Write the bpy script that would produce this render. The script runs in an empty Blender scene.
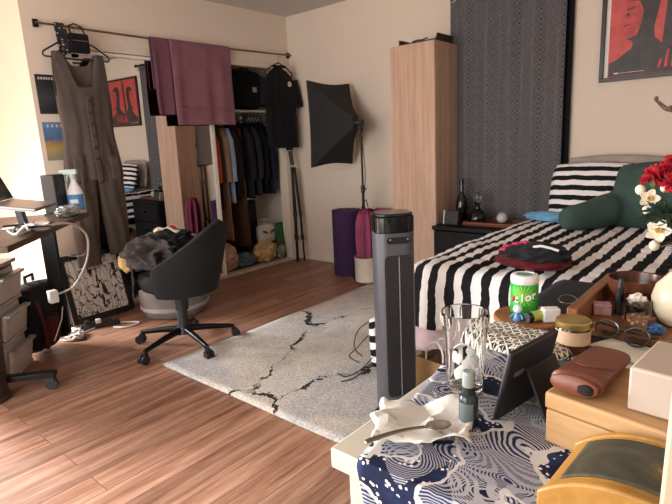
import bpy, bmesh, math, random
from mathutils import Vector, Matrix, Euler, noise
R = math.radians
SC = bpy.context.scene
COL = SC.collection
random.seed(7)

# ------------------------------------------------------------------ colour + materials
def H(h, a=1.0):
    h = h.lstrip('#')
    v = [int(h[i:i + 2], 16) / 255 for i in (0, 2, 4)]
    return tuple([c / 12.92 if c <= .04045 else ((c + .055) / 1.055) ** 2.4 for c in v] + [a])

class NT:
    """small node-tree helper"""
    def __init__(s, name):
        s.m = bpy.data.materials.new(name); s.m.use_nodes = True
        s.t = s.m.node_tree; s.b = s.t.nodes['Principled BSDF']
    def n(s, typ, **k):
        nd = s.t.nodes.new(typ)
        for a, v in k.items():
            if a.startswith('_'): nd.inputs[a[1:].replace('_', ' ')].default_value = v
            else: setattr(nd, a, v)
        return nd
    def l(s, a, b): s.t.links.new(a, b)
    def coord(s, kind='Object', scale=(1, 1, 1), rot=(0, 0, 0), loc=(0, 0, 0)):
        c = s.n('ShaderNodeTexCoord'); mp = s.n('ShaderNodeMapping')
        mp.inputs['Scale'].default_value = scale; mp.inputs['Rotation'].default_value = rot; mp.inputs['Location'].default_value = loc
        s.l(c.outputs[kind], mp.inputs['Vector']); return mp.outputs['Vector']
    def noise(s, vec, scale, detail=4, rough=.5, dist=0):
        nd = s.n('ShaderNodeTexNoise', _Scale=scale, _Detail=detail, _Roughness=rough, _Distortion=dist)
        s.l(vec, nd.inputs['Vector']); return nd.outputs['Fac']
    def vor(s, vec, scale, feature='F1', out='Distance', rand=1.0):
        nd = s.n('ShaderNodeTexVoronoi', feature=feature, _Scale=scale, _Randomness=rand)
        s.l(vec, nd.inputs['Vector']); return nd.outputs[out]
    def ramp(s, fac, stops, interp='LINEAR'):
        r = s.n('ShaderNodeValToRGB'); cr = r.color_ramp; cr.interpolation = interp
        while len(cr.elements) < len(stops): cr.elements.new(.5)
        for e, (p, c) in zip(cr.elements, stops): e.position = p; e.color = c if len(c) == 4 else (*c, 1)
        s.l(fac, r.inputs['Fac']); return r.outputs['Color']
    def math(s, op, a, b=None, c=None):
        nd = s.n('ShaderNodeMath', operation=op)
        for i, v in enumerate((a, b, c)):
            if v is None: continue
            if isinstance(v, (int, float)): nd.inputs[i].default_value = v
            else: s.l(v, nd.inputs[i])
        return nd.outputs[0]
    def mix(s, fac, a, b, blend='MIX'):
        nd = s.n('ShaderNodeMix', data_type='RGBA', blend_type=blend)
        for i, v in ((0, fac), (6, a), (7, b)):
            if isinstance(v, (int, float)): nd.inputs[i].default_value = v
            elif isinstance(v, tuple): nd.inputs[i].default_value = v
            else: s.l(v, nd.inputs[i])
        return nd.outputs[2]
    def sep(s, vec):
        nd = s.n('ShaderNodeSeparateXYZ'); s.l(vec, nd.inputs[0]); return nd.outputs
    def comb(s, x, y, z=0):
        nd = s.n('ShaderNodeCombineXYZ')
        for i, v in enumerate((x, y, z)):
            if isinstance(v, (int, float)): nd.inputs[i].default_value = v
            else: s.l(v, nd.inputs[i])
        return nd.outputs[0]
    def bump(s, h, strength=.3, dist=.01):
        nd = s.n('ShaderNodeBump', _Strength=strength, _Distance=dist)
        s.l(h, nd.inputs['Height']); s.l(nd.outputs['Normal'], s.b.inputs['Normal'])
    def base(s, c, rough=.5, metal=0, spec=None):
        if isinstance(c, tuple): s.b.inputs['Base Color'].default_value = c
        else: s.l(c, s.b.inputs['Base Color'])
        s.b.inputs['Roughness'].default_value = rough; s.b.inputs['Metallic'].default_value = metal
        if spec is not None: s.b.inputs['Specular IOR Level'].default_value = spec
        return s.m

_mc = {}
def mat(name, h, rough=.5, metal=0, var=.06, scale=8, bump=0, bscale=None, spec=None):
    """plain procedural: colour with a little noise variation"""
    if name in _mc: return _mc[name]
    t = NT(name); c = H(h) if isinstance(h, str) else h
    v = t.coord()
    f = t.noise(v, scale, 4)
    lo = tuple([x * (1 - var * 2) for x in c[:3]] + [1]); hi = tuple([min(1, x * (1 + var * 2)) for x in c[:3]] + [1])
    t.base(t.ramp(f, [(.3, lo), (.7, hi)]), rough, metal, spec)
    if bump: t.bump(t.noise(v, bscale or scale * 6, 5), bump, .004)
    _mc[name] = t.m; return t.m
def cloth(name, h, var=.1, weave=500, rough=.9, folds=.25):
    if name in _mc: return _mc[name]
    t = NT(name); c = H(h); v = t.coord()
    f = t.noise(v, 7, 5, .6); w = t.noise(v, weave, 2)
    lo = tuple([x * (1 - var * 2) for x in c[:3]] + [1]); hi = tuple([min(1, x * (1 + var * 2)) for x in c[:3]] + [1])
    t.base(t.ramp(f, [(.25, lo), (.75, hi)]), rough, 0, .2)
    t.b.inputs['Sheen Weight'].default_value = .03
    t.bump(t.math('ADD', t.noise(v, 14, 4), t.math('MULTIPLY', w, .15)), folds, .02)
    _mc[name] = t.m; return t.m
def glass(name, h='#ffffff', rough=0.0, ior=1.45, alpha=None):
    if name in _mc: return _mc[name]
    t = NT(name)
    f = t.noise(t.coord(), 3, 2)
    c = H(h)
    t.base(t.ramp(f, [(0, tuple(x * .97 for x in c[:3])), (1, c)]), rough)
    t.b.inputs['Transmission Weight'].default_value = 1; t.b.inputs['IOR'].default_value = ior
    _mc[name] = t.m; return t.m

def wood(name, dark, light, axis='Z', grain=1.0, rough=.5, streak=28):
    if name in _mc: return _mc[name]
    t = NT(name)
    sc = {'X': (1.2, streak, streak), 'Y': (streak, 1.2, streak), 'Z': (streak, streak, 1.2)}[axis]
    v = t.coord(scale=sc)
    f = t.noise(v, grain, 6, .62, .4); g = t.noise(v, grain * 7, 3, .5)
    m = t.math('ADD', t.math('MULTIPLY', f, .75), t.math('MULTIPLY', g, .25))
    t.base(t.ramp(m, [(.32, H(dark)), (.68, H(light))]), rough, 0, .3)
    t.bump(m, .05, .002)
    _mc[name] = t.m; return t.m

# ------------------------------------------------------------------ mesh builder
class MB:
    def __init__(s):
        s.bm = bmesh.new(); s.uvl = s.bm.loops.layers.uv.new('UVMap')
    def box(s, c, d, rot=(0, 0, 0)):
        M = Matrix.Translation(c) @ Euler(rot).to_matrix().to_4x4() @ Matrix.Diagonal((*d, 1))
        bmesh.ops.create_cube(s.bm, size=1, matrix=M); return s
    def cyl(s, p0, p1, r0, r1=None, seg=20, cap=True):
        p0, p1 = Vector(p0), Vector(p1); d = p1 - p0; r1 = r0 if r1 is None else r1
        M = Matrix.Translation((p0 + p1) / 2) @ d.to_track_quat('Z', 'Y').to_matrix().to_4x4()
        bmesh.ops.create_cone(s.bm, cap_ends=cap, segments=seg, radius1=r0, radius2=r1, depth=d.length, matrix=M); return s
    def sph(s, c, r, seg=20, rot=(0, 0, 0)):
        r = (r, r, r) if isinstance(r, (int, float)) else r
        M = Matrix.Translation(c) @ Euler(rot).to_matrix().to_4x4() @ Matrix.Diagonal((*r, 1))
        bmesh.ops.create_uvsphere(s.bm, u_segments=seg, v_segments=max(8, seg * 2 // 3), radius=1, matrix=M); return s
    def blob(s, c, r, seed=0, amp=.25, freq=3, sub=4, ridge=True, flat=None):
        ret = bmesh.ops.create_icosphere(s.bm, subdivisions=sub, radius=1)
        for v in ret['verts']:
            p = v.co.copy(); q = p * freq + Vector((seed * 7.3, seed * 3.1, seed))
            n = noise.noise(q)
            if ridge: n = 1 - 2 * abs(n) - .5
            n += .4 * noise.noise(q * 2.7)
            p *= 1 + amp * n
            v.co = Vector((c[0] + p.x * r[0], c[1] + p.y * r[1], c[2] + p.z * r[2]))
            if flat is not None and v.co.z < flat: v.co.z = flat + (v.co.z - flat) * .03
        return s
    def lathe(s, prof, c=(0, 0, 0), seg=36, sx=1, sy=1):
        rings = []
        for r, z in prof:
            if r < 1e-5: rings.append([s.bm.verts.new((c[0], c[1], c[2] + z))]); continue
            rings.append([s.bm.verts.new((c[0] + r * sx * math.cos(2 * math.pi * i / seg), c[1] + r * sy * math.sin(2 * math.pi * i / seg), c[2] + z)) for i in range(seg)])
        for a, b in zip(rings, rings[1:]):
            for i in range(seg):
                j = (i + 1) % seg
                vs = [a[i % len(a)], a[j % len(a)], b[j % len(b)], b[i % len(b)]]
                u = []
                for v in vs:
                    if v not in u: u.append(v)
                if len(u) > 2:
                    try: s.bm.faces.new(u)
                    except ValueError: pass
        return s
    def tube(s, pts, r, seg=8, cap=True):
        pts = [Vector(p) for p in pts]; rs = r if isinstance(r, (list, tuple)) else [r] * len(pts)
        rings = []; up = None
        for i, p in enumerate(pts):
            d = (pts[min(i + 1, len(pts) - 1)] - pts[max(i - 1, 0)]).normalized()
            if up is None: up = d.orthogonal().normalized()
            up = (up - d * up.dot(d)).normalized(); w = d.cross(up)
            rings.append([s.bm.verts.new(p + (up * math.cos(2 * math.pi * k / seg) + w * math.sin(2 * math.pi * k / seg)) * rs[i]) for k in range(seg)])
        for a, b in zip(rings, rings[1:]):
            for k in range(seg): s.bm.faces.new((a[k], a[(k + 1) % seg], b[(k + 1) % seg], b[k]))
        if cap:
            s.bm.faces.new(list(reversed(rings[0]))); s.bm.faces.new(rings[-1])
        return s
    def grid(s, f, nu, nv, closeu=False, uv=None):
        g = [[s.bm.verts.new(f(i / nu, j / nv)) for i in range(nu if closeu else nu + 1)] for j in range(nv + 1)]
        for j in range(nv):
            for i in range(nu):
                i2 = (i + 1) % nu if closeu else i + 1
                try: fc = s.bm.faces.new((g[j][i], g[j][i2], g[j + 1][i2], g[j + 1][i]))
                except ValueError: continue
                if uv:
                    for lp, (a, b) in zip(fc.loops, ((i, j), (i + 1, j), (i + 1, j + 1), (i, j + 1))): lp[s.uvl].uv = uv(a / nu, b / nv)
        return s
    def prism(s, poly, z0, z1, M=None):
        M = M or Matrix.Identity(4)
        a = [s.bm.verts.new(M @ Vector((x, y, z0))) for x, y in poly]; b = [s.bm.verts.new(M @ Vector((x, y, z1))) for x, y in poly]
        n = len(poly)
        s.bm.faces.new(list(reversed(a))); s.bm.faces.new(b)
        for i in range(n): s.bm.faces.new((a[i], a[(i + 1) % n], b[(i + 1) % n], b[i]))
        return s
    def pillow(s, c, d, rot=(0, 0, 0), p=2.6, seed=1, wr=.05, n=26):
        """soft cushion: d = width, height, thickness in local axes x, y, z"""
        M = Matrix.Translation(c) @ Euler(rot).to_matrix().to_4x4()
        for sg in (1, -1):
            def f(u, v, sg=sg):
                a, b = u * 2 - 1, v * 2 - 1
                t = max(0, (1 - abs(a) ** p) * (1 - abs(b) ** p)) ** .5
                k = 1 - .05 * (a * a + b * b) + .02 * math.cos(3 * a) * (abs(b) > .8)
                q = Vector((a * 2 + seed, b * 2, seed))
                z = sg * d[2] / 2 * t * (1 + wr * 2 * noise.noise(q * 2)) + wr * .2 * d[2] * noise.noise(q * 4)*t
                return M @ Vector((a * d[0] / 2 * k, b * d[1] / 2 * k, z))
            s.grid(f, n, n, uv=lambda u, v: (u * d[0], v * d[1]))
        bmesh.ops.remove_doubles(s.bm, verts=s.bm.verts, dist=.0008)
        return s
    def jitter(s, amp, freq=6, seed=0):
        for v in s.bm.verts:
            q = v.co * freq + Vector((seed * 5.1, seed, 0))
            v.co += Vector((noise.noise(q), noise.noise(q + Vector((17, 0, 0))), noise.noise(q + Vector((0, 31, 0))))) * amp
        return s
    def build(s, name, m, parent=None, loc=(0, 0, 0), rz=0, bevel=0, solid=0, subd=0, smooth=True, ang=40, seg=2, rot=None):
        bmesh.ops.recalc_face_normals(s.bm, faces=s.bm.faces)
        me = bpy.data.meshes.new(name); s.bm.to_mesh(me); s.bm.free()
        for x in (m if isinstance(m, (list, tuple)) else [m]): me.materials.append(x)
        if smooth:
            me.polygons.foreach_set('use_smooth', [True] * len(me.polygons))
            me.set_sharp_from_angle(angle=R(ang))
        o = bpy.data.objects.new(name, me); COL.objects.link(o)
        o.location = loc; o.rotation_euler = rot or (0, 0, rz)
        if parent is not None: o.parent = parent
        if solid:
            md = o.modifiers.new('thick', 'SOLIDIFY'); md.thickness = solid; md.offset = 0
        if bevel:
            md = o.modifiers.new('bevel', 'BEVEL'); md.width = bevel; md.segments = seg; md.limit_method = 'ANGLE'; md.angle_limit = R(35)
        if subd:
            md = o.modifiers.new('sub', 'SUBSURF'); md.levels = subd; md.render_levels = subd
        return o

def thing(name, label, cat, loc=(0, 0, 0), rz=0, group=None):
    o = bpy.data.objects.new(name, None); COL.objects.link(o)
    o.location = loc; o.rotation_euler = (0, 0, rz); o.empty_display_size = .05
    return tag(o, label, cat, group)
def tag(o, label, cat, group=None):
    o['label'] = label; o['category'] = cat
    if group: o['group'] = group
    return o
def struct(name, mb, m, **k):
    o = mb.build(name, m, **k); o['kind'] = 'structure'; return o
def lab(o, text): o['label'] = text; return o
def letters(txt, size, m, name, parent, loc, rot, ext=.0006, shear=0, align='CENTER', offset=0):
    cu = bpy.data.curves.new(name, 'FONT'); cu.body = txt; cu.size = size; cu.extrude = ext; cu.shear = shear; cu.align_x = align; cu.offset = offset
    cu.materials.append(m)
    tmp = bpy.data.objects.new('tmp', cu); COL.objects.link(tmp)
    me = bpy.data.meshes.new_from_object(tmp.evaluated_get(bpy.context.evaluated_depsgraph_get()))
    bpy.data.objects.remove(tmp); bpy.data.curves.remove(cu); me.name = name
    o = bpy.data.objects.new(name, me); COL.objects.link(o); o.location = loc; o.rotation_euler = rot; o.parent = parent
    return o

BLACK = mat('black plastic', '#1b1b1d', .45, var=.1)
BLKMET = mat('black metal', '#141415', .35, .6)
CHROME = mat('polished steel', '#b9b6b0', .22, 1)
STEEL = mat('brushed steel', '#8f8d88', .35, 1)
WHITE = mat('white plastic', '#e9e7e2', .4)
CREAM = mat('cream lacquer', '#c6c1b1', .45, var=.03, scale=3)
GOLD = mat('gold metal', '#c9b06a', .3, .9)

# ------------------------------------------------------------------ setting
def m_floor():
    t = NT('laminate floor')
    v = t.coord(rot=(0, 0, R(90)))
    br = t.n('ShaderNodeTexBrick', offset=.37, offset_frequency=2, squash=1)
    for k, x in dict(Scale=1.0).items(): br.inputs[k].default_value = x
    br.inputs['Brick Width'].default_value = 1.22; br.inputs['Row Height'].default_value = .125
    br.inputs['Mortar Size'].default_value = .0016; br.inputs['Bias'].default_value = 0
    br.inputs['Color1'].default_value = (0, 0, 0, 1); br.inputs['Color2'].default_value = (1, 1, 1, 1); br.inputs['Mortar'].default_value = (.5, .5, .5, 1)
    t.l(v, br.inputs['Vector'])
    per = br.outputs['Color']; mort = br.outputs['Fac']
    c = t.n('ShaderNodeTexCoord'); mp = t.n('ShaderNodeMapping'); mp.inputs['Scale'].default_value = (22, 1.3, 1)
    off = t.n('ShaderNodeVectorMath', operation='ADD')
    t.l(c.outputs['Object'], mp.inputs['Vector'])
    sh = t.n('ShaderNodeVectorMath', operation='SCALE'); t.l(per, sh.inputs[0]); sh.inputs['Scale'].default_value = 13
    t.l(mp.outputs[0], off.inputs[0]); t.l(sh.outputs[0], off.inputs[1])
    g1 = t.noise(off.outputs[0], 1.0, 7, .62, .5); g2 = t.noise(off.outputs[0], 5, 4, .6)
    gm = t.math('ADD', t.math('MULTIPLY', g1, .7), t.math('MULTIPLY', g2, .3))
    col = t.ramp(gm, [(.30, H('#523729')), (.42, H('#855f4b')), (.54, H('#a37c65')), (.70, H('#c09c85'))])
    pv = t.ramp(per, [(0, (.74, .72, .72)), (1, (1.16, 1.15, 1.14))])
    col = t.mix(1.0, col, pv, 'MULTIPLY')
    col = t.mix(t.math('MULTIPLY', mort, .75), col, H('#4a3022'))
    t.base(col, .38, 0, .4)
    rr = t.math('ADD', t.math('MULTIPLY', gm, .25), .3); t.l(rr, t.b.inputs['Roughness'])
    t.bump(t.math('SUBTRACT', t.math('MULTIPLY', gm, .25), mort), .12, .002)
    return t.m
def m_wall(name, h):
    t = NT(name); v = t.coord()
    c = H(h)
    t.base(t.ramp(t.noise(v, .9, 3), [(.3, tuple(x * .97 for x in c[:3])), (.7, tuple(min(1, x * 1.02) for x in c[:3]))]), .85, 0, .2)
    t.bump(t.noise(v, 160, 3), .06, .002)
    return t.m
WALL = m_wall('warm cream paint', '#ddd0c0')
CEIL = m_wall('ceiling paint', '#c9c4c0')
TRIM = mat('off white trim', '#ddd3c4', .5, var=.03)
CH = 2.44
FX0, FX1, FY0, FY1 = -2.0, 4.75, -5.3, 0.0
struct('floor', MB().box(((FX0 + FX1) / 2, (FY0 + FY1) / 2, -.05), (FX1 - FX0 + .3, FY1 - FY0 + .3, .1)), m_floor(), smooth=False)
struct('ceiling', MB().box(((FX0 + FX1) / 2, (FY0 + FY1) / 2, CH + .05), (FX1 - FX0 + .3, FY1 - FY0 + .3, .1)), CEIL, smooth=False)
struct('wall_back', MB().box(((FX0 + FX1) / 2, .06, CH / 2), (FX1 - FX0 + .3, .12, CH)), WALL, smooth=False)
struct('wall_right', MB().box((FX1 + .06, (FY0 + FY1) / 2, CH / 2), (.12, FY1 - FY0, CH)), WALL, smooth=False)
# closet wall: header, left pier, right jamb, closet box behind
CZ = 1.985                                                     # top of the closet opening
wl = MB()
wl.box((-.06, -1.225, (CH + CZ) / 2), (.12, 2.45, CH - CZ))
wl.box((-.06, -2.33, CZ / 2), (.12, .24, CZ))
wl.box((-.06, -.06, CZ / 2), (.12, .12, CZ))
struct('wall_left', wl, WALL, smooth=False)
struct('wall_closet_back', MB().box((-.80, -1.2, CZ / 2), (.06, 2.3, CZ)).box((-.45, -2.37, CZ / 2), (.66, .06, CZ)).box((-.45, -1.2, CZ + .03), (.66, 2.3, .06)), WALL, smooth=False)
struct('wall_nook', MB().box((-1.06, -2.40, CH / 2), (1.88, .1, CH)), WALL, smooth=False)
LY0, LY1, LZ0, LZ1 = -5.2, -3.5, .06, 2.2
struct('wall_nook_side', MB().box((-2.06, (LY1 - 2.35) / 2, CH / 2), (.12, -2.35 - LY1, CH)).box((-2.06, (LY0 + FY0) / 2, CH / 2), (.12, LY0 - FY0, CH)).box((-2.06, (LY0 + LY1) / 2, (LZ1 + CH) / 2), (.12, LY1 - LY0, CH - LZ1)).box((-2.06, (LY0 + LY1) / 2, LZ0 / 2), (.12, LY1 - LY0, LZ0)), WALL, smooth=False)
wn = MB()
for y in (LY0 + .03, (LY0 + LY1) / 2, LY1 - .03): wn.box((-2.06, y, (LZ0 + LZ1) / 2), (.06, .06, LZ1 - LZ0))
for z in (LZ0 + .03, LZ1 - .03): wn.box((-2.06, (LY0 + LY1) / 2, z), (.06, LY1 - LY0, .06))
struct('window_2', wn, TRIM, smooth=False)
# front wall (behind the camera) with a wide glazed opening
WX0, WX1, WZ0, WZ1 = .8, 3.4, .06, 2.2
wf = MB()
wf.box(((FX0 + WX0) / 2, FY0 - .06, CH / 2), (WX0 - FX0, .12, CH)).box(((WX1 + FX1) / 2, FY0 - .06, CH / 2), (FX1 - WX1, .12, CH))
wf.box(((WX0 + WX1) / 2, FY0 - .06, WZ0 / 2), (WX1 - WX0, .12, WZ0)).box(((WX0 + WX1) / 2, FY0 - .06, (WZ1 + CH) / 2), (WX1 - WX0, .12, CH - WZ1))
struct('wall_front', wf, WALL, smooth=False)
wn = MB()
for x in (WX0 + .03, (WX0 + WX1) / 2, WX1 - .03): wn.box((x, FY0 - .06, (WZ0 + WZ1) / 2), (.06, .06, WZ1 - WZ0))
for z in (WZ0 + .03, WZ1 - .03): wn.box(((WX0 + WX1) / 2, FY0 - .06, z), (WX1 - WX0, .06, .06))
struct('window_1', wn, TRIM, smooth=False)
struct('baseboard_back', MB().box((1.9, -.006, .04), (3.8, .012, .08)), TRIM, smooth=False)
struct('baseboard_nook', MB().box((-1.0, -2.456, .04), (1.9, .012, .08)), TRIM, smooth=False)
struct('trim_1', MB().box((-.05, -1.17, .012), (.11, 2.08, .024)), mat('closet floor track', '#b9b0a2', .5, var=.05), bevel=.003)   # bottom track
struct('trim_2', MB().box((-.03, -1.17, 1.965), (.07, 2.1, .055)), mat('closet head rail', '#d6cbb9', .5, var=.03), bevel=.003)

# mirror sliding doors
MIR = NT('mirror glass'); MIR.base(MIR.ramp(MIR.noise(MIR.coord(), 2, 2), [(0, (.80, .80, .80)), (1, (.84, .84, .84))]), .0, 1.0); MIR = MIR.m
def mirror_door(y0, y1, x, label, tilt):
    t = thing('mirror_door', label, 'mirror door', (x, (y0 + y1) / 2, .026))
    h = 1.905; w = y1 - y0
    MB().box((0, 0, h / 2), (.006, w - .03, h - .04)).build('mirror_panel', MIR, t, smooth=False)
    fr = MB()
    for s in (-1, 1): fr.box((.004, s * (w / 2 - .0175), h / 2), (.028, .035, h))
    for z in (.012, h - .012): fr.box((.004, 0, z), (.026, w, .024))
    fr.build('frame', mat('door frame white', '#e6ded0', .4, var=.03), t, bevel=.002)
    t.rotation_euler = (0, R(tilt), 0); return t
mirror_door(-2.19, -.985, -.03, 'tall mirror sliding door in a white frame next to the open closet', .6)

# ------------------------------------------------------------------ rug
def m_rug():
    t = NT('abstract rug pile'); v = t.coord()
    n1 = t.noise(v, 1.6, 6, .6, .6); n2 = t.noise(v, 70, 3, .7); n3 = t.noise(v, 5, 5, .7, 1.2)
    col = t.ramp(n1, [(.28, H('#8d8a86')), (.42, H('#b9b3aa')), (.52, H('#c9c4bd')), (.62, H('#b0b2b5')), (.72, H('#cbc4b8'))])
    col = t.mix(t.math('MULTIPLY', t.ramp(n3, [(.45, (0, 0, 0)), (.7, (1, 1, 1))]), .35), col, H('#95958f'))
    col = t.mix(.42, col, t.ramp(n2, [(.35, H('#77736e')), (.65, H('#efebe4'))]), 'OVERLAY')
    # dark broken vein lines
    dn = t.n('ShaderNodeTexNoise', _Scale=3.2, _Detail=6, _Roughness=.65); t.l(v, dn.inputs['Vector'])
    ad = t.n('ShaderNodeVectorMath', operation='MULTIPLY_ADD'); t.l(dn.outputs['Color'], ad.inputs[0]); ad.inputs[1].default_value = (.42, .42, 0); t.l(v, ad.inputs[2])
    sc = t.n('ShaderNodeMapping'); sc.inputs['Scale'].default_value = (1.0, .62, 1); sc.inputs['Rotation'].default_value = (0, 0, R(28)); sc.inputs['Location'].default_value = (.35, .1, 0); t.l(ad.outputs[0], sc.inputs[0])
    e = t.vor(sc.outputs[0], 1.05, 'DISTANCE_TO_EDGE')
    br = t.ramp(t.noise(v, 9, 4), [(.36, (0, 0, 0)), (.5, (1, 1, 1))])
    wid = t.ramp(t.noise(v, 2.2, 2), [(.45, (0, 0, 0)), (.62, (1, 1, 1))])
    ln = t.math('LESS_THAN', e, t.math('ADD', .003, t.math('MULTIPLY', wid, .012)))
    col = t.mix(t.math('MULTIPLY', ln, t.math('MULTIPLY', br, .95)), col, H('#191919'))
    t.base(col, .95, 0, .1); t.bump(n2, .6, .006)
    return t.m
rug = MB()
def frug(u, v):
    x = 1.31 + u * 2.1; y = -2.48 + v * 1.98 + .02 * (1 - u) * 0
    return Vector((x, y - .012 * u, .010 + .0025 * noise.noise(Vector((x * 3, y * 3, 0)))))
rug.grid(frug, 40, 40)
r = rug.build('rug', m_rug(), solid=.010)
tag(r, 'pale grey abstract rug with black cracked veins on the wood floor', 'rug')

# ------------------------------------------------------------------ wardrobe
WARD = wood('oak veneer', '#a98a76', '#cdb09b', 'Z', 1.0, .5, 24)
t = thing('wardrobe', 'tall narrow oak wardrobe between softbox light and curtain', 'wardrobe', (1.695, -.225, 0))
MB().box((0, 0.008, .96), (.39, .334, 1.87)).build('carcass', WARD, t, bevel=.002)
MB().box((0, -.167, .97), (.386, .016, 1.85)).build('door', WARD, t, bevel=.0015)
MB().box((0, .01, .03), (.37, .31, .05)).build('plinth', WARD, t)
t2 = thing('flat_box', 'open flat dark brown box on top of the wardrobe', 'box', (1.70, -.225, 1.896))
BRN = mat('dark brown card', '#3c2c22', .8)
MB().box((0, .02, .012), (.33, .24, .02)).box((-.16, .02, .03), (.008, .24, .045)).box((0, .135, .03), (.33, .008, .045)).build('tray', BRN, t2)
MB().box((.165, .02, .034), (.008, .24, .05), (0, R(18), 0)).build('flap', BRN, t2)
MB().tube([(-.05, -.09, .025), (-.02, -.07, .036), (.03, -.08, .03), (.07, -.07, .04)], .006).build('twig', mat('twig', '#4b3a2a', .8), t2)

# ------------------------------------------------------------------ curtain + rod
def m_curtain():
    t = NT('lattice curtain'); c = t.n('ShaderNodeTexCoord'); s = t.sep(c.outputs['UV'])
    P = 1 / .066
    u = t.math('SUBTRACT', t.math('FRACT', t.math('MULTIPLY', s[0], P)), .5); w = t.math('SUBTRACT', t.math('FRACT', t.math('MULTIPLY', s[1], P)), .5)
    au, aw = t.math('ABSOLUTE', u), t.math('ABSOLUTE', w)
    rad = t.math('SQRT', t.math('ADD', t.math('MULTIPLY', u, u), t.math('MULTIPLY', w, w)))
    ring = t.math('LESS_THAN', t.math('ABSOLUTE', t.math('SUBTRACT', rad, .40)), .045)
    dia = t.math('LESS_THAN', t.math('ABSOLUTE', t.math('SUBTRACT', t.math('ADD', au, aw), .5)), .045)
    dia2 = t.math('LESS_THAN', t.math('ABSOLUTE', t.math('SUBTRACT', t.math('ADD', au, aw), .24)), .05)
    dot = t.math('LESS_THAN', t.math('ADD', t.math('SUBTRACT', .5, au), t.math('SUBTRACT', .5, aw)), .16)
    ln = t.math('MAXIMUM', t.math('MAXIMUM', ring, dia), dia2)
    col = t.mix(t.math('MULTIPLY', ln, .75), H('#636265'), H('#444346'))
    col = t.mix(dot, col, H('#3f3d42'))
    n = t.noise(t.coord(), 30, 4)
    col = t.mix(.2, col, t.ramp(n, [(.3, (.2, .2, .2)), (.7, (.8, .8, .8))]), 'OVERLAY')
    t.base(col, .7, 0, .3); t.b.inputs['Sheen Weight'].default_value = .2
    return t.m
CURT = m_curtain()
def curtain_mesh(x0, x1, z0, z1, amp, nf, y):
    m = MB(); w = x1 - x0
    def f(u, v):
        ph = u * nf * 2 * math.pi
        k = .55 + .45 * v
        yy = y + amp * math.sin(ph) * k + .006 * noise.noise(Vector((u * 9, v * 4, 1)))
        return Vector((x0 + u * w + .004 * math.sin(ph * 2) + .012 * (1 - v) * noise.noise(Vector((u * 3, 0, 5))), yy, z0 + (z1 - z0) * v))
    m.grid(f, 120, 30, uv=lambda u, v: (u * w * 1.25, v * (z1 - z0)))
    return m
t = thing('window_curtain', 'dark grey lattice-pattern curtain hanging between wardrobe and poster', 'curtain', (0, 0, 0))
curtain_mesh(1.845, 2.70, .18, 2.25, .026, 5, -.075).build('cloth_panel', CURT, t, solid=.002)
for i in range(8):
    x = 1.88 + i * .115
    rr = [(x + .022 * math.cos(a * math.pi / 8), -.098 - .002, 2.215 + .022 * math.sin(a * math.pi / 8)) for a in range(17)]
    MB().tube(rr, .004, 6).build('grommet', CHROME, t)
b = curtain_mesh(1.83, 2.735, .15, 2.29, .008, 9, -.028).build('black_back_sheet', cloth('black back cloth', '#151518'), solid=.002)  # black sheet that shows as a dark strip past the grey panel
tag(b, 'black sheet showing as a dark strip behind the grey curtain', 'curtain')
t = thing('curtain_rod', 'black curtain rod at the top of the grey curtain', 'curtain rod', (0, 0, 0))
MB().cyl((1.80, -.075, 2.265), (2.78, -.075, 2.265), .011).build('pole', BLKMET, t)
for x in (1.80, 2.78): MB().sph((x, -.075, 2.265), .02).build('finial', BLKMET, t)
for x in (1.835, 2.745): MB().box((x, -.037, 2.265), (.012, .075, .03)).build('bracket', BLKMET, t)

# ------------------------------------------------------------------ nightstand and what stands on it
NST = mat('black stained wood', '#0e0d0f', .6, var=.12, spec=.2)
t = thing('nightstand', 'black nightstand between the wardrobe and the bed', 'nightstand', (2.225, -.305, 0))
MB().box((0, 0, .535), (.64, .37, .03)).build('top', NST, t, bevel=.003)
b = MB()
for s in (-1, 1): b.box((s * .30, 0, .27), (.02, .34, .50))
b.box((0, .16, .27), (.6, .015, .5)).box((0, 0, .05), (.6, .33, .02)).box((0, 0, .29), (.6, .33, .02)).build('body', NST, t)
for z in (.17, .405):
    d = MB().box((0, -.172, z), (.575, .018, .215)).build('drawer', NST, t, bevel=.003)
    MB().cyl((0, -.18, z), (0, -.205, z), .012, .015).build('knob', BLKMET, d)
NZ = .551
t = thing('bottle', 'dark glass bottle standing on the nightstand beside the wardrobe', 'bottle', (2.015, -.22, NZ)); t.scale = (1.25, 1.25, 1.0)
DK = glass('dark bottle glass', '#1c2326', .03); DK2 = mat('bottle dark gloss', '#0d1012', .08)
MB().lathe([(0, 0), (.032, 0), (.036, .01), (.036, .13), (.030, .175), (.014, .225), (.012, .30), (.0145, .302), (.0145, .315), (0, .315)], seg=28).build('bottle_body', DK2, t)
MB().cyl((0, 0, .30), (0, 0, .335), .0135).build('cap', BLACK, t)
t = thing('speaker', 'small dark square clock speaker with a pale side on the nightstand', 'speaker', (2.03, -.40, NZ), R(-8))
MB().box((0, 0, .055), (.12, .05, .11)).build('case', mat('speaker grey', '#1c1c20', .5), t, bevel=.006, rot=(R(-8), 0, 0))
MB().box((-.064, -.002, .055), (.008, .052, .108)).build('side_panel', mat('pale panel', '#cfcac0', .5), t, bevel=.002, rot=(R(-8), 0, 0))
t = thing('wooden_tray', 'reddish brown wooden tray under the decanter and white orb', 'tray', (2.30, -.27, NZ))
RB = wood('red brown wood', '#5c3022', '#7d4430', 'X', 1.0, .45)
MB().box((0, 0, .006), (.40, .22, .012)).build('base', RB, t, bevel=.002)
b = MB()
for s in (-1, 1): b.box((0, s * .106, .016), (.40, .008, .022)).box((s * .196, 0, .016), (.008, .22, .022))
b.build('rim', RB, t, bevel=.002)
t = thing('decanter', 'squat dark glass decanter with a stopper on the nightstand tray', 'decanter', (2.17, -.27, NZ + .0125)); t.scale = (1.25, 1.25, 1.35)
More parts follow.
